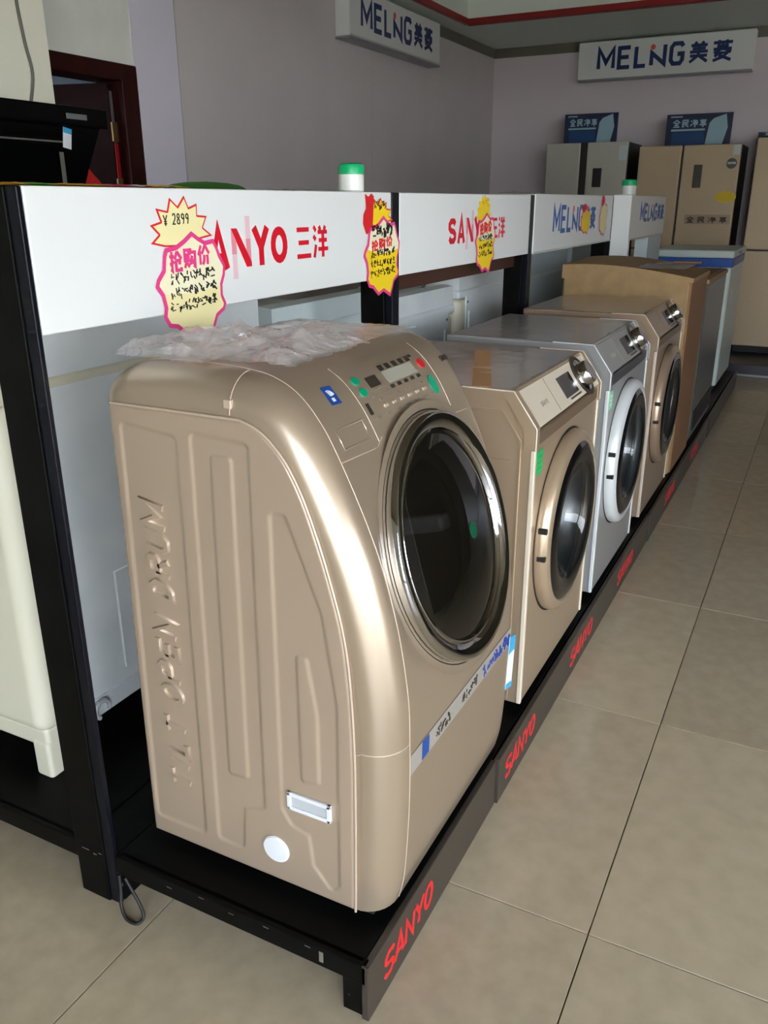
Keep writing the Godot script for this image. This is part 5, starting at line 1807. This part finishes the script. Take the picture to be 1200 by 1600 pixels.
# ------------------------------------------------------------------ things by the left wall
func build_left_wall_things() -> void:
	# black range hood hanging on the pier
	var x1 := -2.20
	var h := thing("range_hood", "black glass range hood with sloping end, at the left edge", "range hood", Vector3(-2.26, 1.3, -1.0))
	var b := MB.new()
	b.x = on_x(-2.33, 0, 0)
	b.prism(PackedVector2Array(pairs([0.45, 1.66, 1.545, 1.66, 1.30, 1.20, 0.60, 1.20])), 0, 0.11)
	part(h, "sloping_body", b, M["hood_black"])
	part(h, "top_plate", rb(Vector3(-2.33, 1.655, -1.57), Vector3(-2.195, 1.727, -0.43), 0.006, 2), M["hood_black"])
	part(h, "name_bar", rb(Vector3(-2.196, 1.680, -1.455), Vector3(-2.193, 1.700, -1.350), 0.001, 1), M["frame_metal"], "silver name bar")
	part(h, "glass_edge", rb(Vector3(-2.221, 1.594, -1.36), Vector3(-2.217, 1.600, -0.75), 0.001, 1), M["cable_grey"])
	var stl := MB.new()
	stl.x = frame(Vector3(-2.2175, 1.578, -1.335), Vector3(0, -.18, -1).normalized(), Vector3(0, 1, -.18).normalized())
	stl.prism(PackedVector2Array([Vector2(0, 0), Vector2(.042, 0), Vector2(.042, .075), Vector2(0, .075)]), 0, 0.001)
	var hl := part(h, "hanging_label", stl, M["sticker_white"], "white and blue label")
	var st2 := MB.new()
	st2.x = frame(Vector3(-2.2163, 1.578, -1.335), Vector3(0, -.18, -1).normalized(), Vector3(0, 1, -.18).normalized())
	st2.prism(PackedVector2Array([Vector2(0, .055), Vector2(.042, .055), Vector2(.042, .075), Vector2(0, .075)]), 0, 0.0006)
	part(hl, "label_top", st2, M["sticker_cyan"])
	part(h, "lamp_strip", rb(Vector3(-2.221, 1.36, -1.335), Vector3(-2.217, 1.56, -1.315), 0.001, 1), M["cable_grey"])
	# cable on the pier
	var c := thing("wall_cable", "grey cable hanging down the cream pier above the range hood", "cable", Vector3(-2.325, 1.7, -1.2))
	var pts := []
	for q in catmull([Vector2(-1.335, 2.60), Vector2(-1.325, 2.25), Vector2(-1.300, 2.10), Vector2(-1.312, 1.95), Vector2(-1.330, 1.84), Vector2(-1.300, 1.728)], 6):
		pts.append(Vector3(-2.323, q.y, q.x))
	var cb := MB.new()
	cb.tube(pts, 0.006, 8)
	part(c, "cord", cb, M["cable_grey"])
	var rc := MB.new()
	rc.x = on_x(-2.24, 0, 0)
	rc.prism(PackedVector2Array(pairs([1.40, 1.25, 1.43, 1.42, 1.458, 1.506, 1.485, 1.480, 1.515, 1.455, 1.545, 1.42, 1.56, 1.25])), 0, 0.02)
	part(h, "red_cloth", rc, M["cloth_red"], "red cloth hanging behind the sloping end")

# ------------------------------------------------------------------ small things
func jar(label: String, at: Vector3, rad: float, h: float) -> void:
	var j := thing("capped_jar", label, "jar", at, "white jars with green caps")
	var b := MB.new()
	b.x = frame(at, Vector3(1, 0, 0), Vector3(0, 0, -1))
	b.lathe([Vector2(0, 0), Vector2(rad * .9, 0), Vector2(rad, .004), Vector2(rad, h * .60), Vector2(rad * .9, h * .66), Vector2(rad * .9, h * .7)], 28)
	part(j, "body", b, M["bottle_white"])
	var c := MB.new()
	c.x = b.x
	c.lathe([Vector2(rad * .97, h * .62), Vector2(rad * 1.03, h * .63), Vector2(rad * 1.03, h * .86), Vector2(rad * .94, h * .96), Vector2(rad * .7, h), Vector2(0, h)], 28)
	part(j, "cap", c, M["cap_green"], "green screw cap")

func build_small_things() -> void:
	jar("white jar with bright green cap on top of the near sign", Vector3(-.637, 1.397, -.815), 0.0335, 0.070)
	jar("small white jar with green cap on top of the short far sign", Vector3(-.545, 1.402, -3.83), 0.040, 0.085)
	# colourful cloth strip along the top of the near sign
	var cl := thing("bunting_strip", "multicoloured fringed strip lying along the top of the near sign", "bunting", Vector3(-.63, 1.397, .1))
	var segs := [[.292, .268, "cloth_yellow"], [.268, .225, "cloth_green"], [.225, .10, "cloth_yellow"], [.10, .045, "cloth_pink"], [.045, .02, "paper"], [.02, -.005, "cloth_red"], [-.005, -.045, "cloth_yellow"], [-.045, -.062, "cloth_blue"], [-.062, -.10, "cloth_yellow"]]
	for s in segs:
		var P := []
		var n := 10
		for i in n + 1:
			var z: float = lerp(float(s[0]), float(s[1]), i / float(n))
			var row := []
			for k in 5:
				var x: float = -.672 + .021 * k
				row.append(Vector3(x, 1.3985 + .004 * (0.5 + 0.5 * sin(z * 190.0 + k * 1.3)) * (1.0 if k > 0 and k < 4 else .3), z))
			P.append(row)
		var b := MB.new()
		b.sheet(P, Vector3.UP)
		part(cl, "flag", b, M[s[2]])
	# green dish lying on top
	var gd := thing("green_bag", "flat green bag lying on top of the near sign", "bag", Vector3(-.64, 1.397, -.2))
	var gb := MB.new()
	gb.x = frame(Vector3(-.640, 1.397, -.215), Vector3(1, 0, 0), Vector3(0, 0, -1))
	gb.x.basis = gb.x.basis * Basis.from_scale(Vector3(.042, .125, 1))
	gb.lathe([Vector2(1, 0), Vector2(.95, .004), Vector2(.8, .009), Vector2(.5, .013), Vector2(0, .015)], 24)
	part(gd, "body", gb, M["cloth_green"])
	# crumpled papers on the sign tops
	var pp := thing("crumpled_film", "thin crumpled clear film lying beside the jar on the near sign", "plastic film", Vector3(-.64, 1.397, -.6))
	crumpled(pp, "sheet", M["film_thick"], Vector2(-.680, -.77), Vector2(-.592, -.40), 1.398, 0.012, 17, 14.0)
	var p2 := thing("crumpled_film", "crumpled clear film where the second and third signs meet", "plastic film", Vector3(-.64, 1.40, -2.2))
	crumpled(p2, "sheet", M["film_thick"], Vector2(-.680, -2.55), Vector2(-.592, -2.05), 1.4025, 0.028, 27, 10.0)
	# film heap on the near washer
	var f := thing("film_heap", "heap of crumpled clear wrapping on top of the nearest washer", "plastic film", Vector3(-.36, 1.125, 0))
	crumpled(f, "flat_layer", M["film_thick"], Vector2(-.53, -.36), Vector2(-.235, .12), 1.126, 0.014, 37, 6.0, "", true)
	crumpled(f, "crumpled_layer", M["film"], Vector2(-.50, -.10), Vector2(-.20, .165), 1.130, 0.045, 47, 5.0, "", true)
	crumpled(f, "crumpled_layer", M["film"], Vector2(-.56, -.02), Vector2(-.36, .19), 1.126, 0.052, 57, 6.0, "", true)
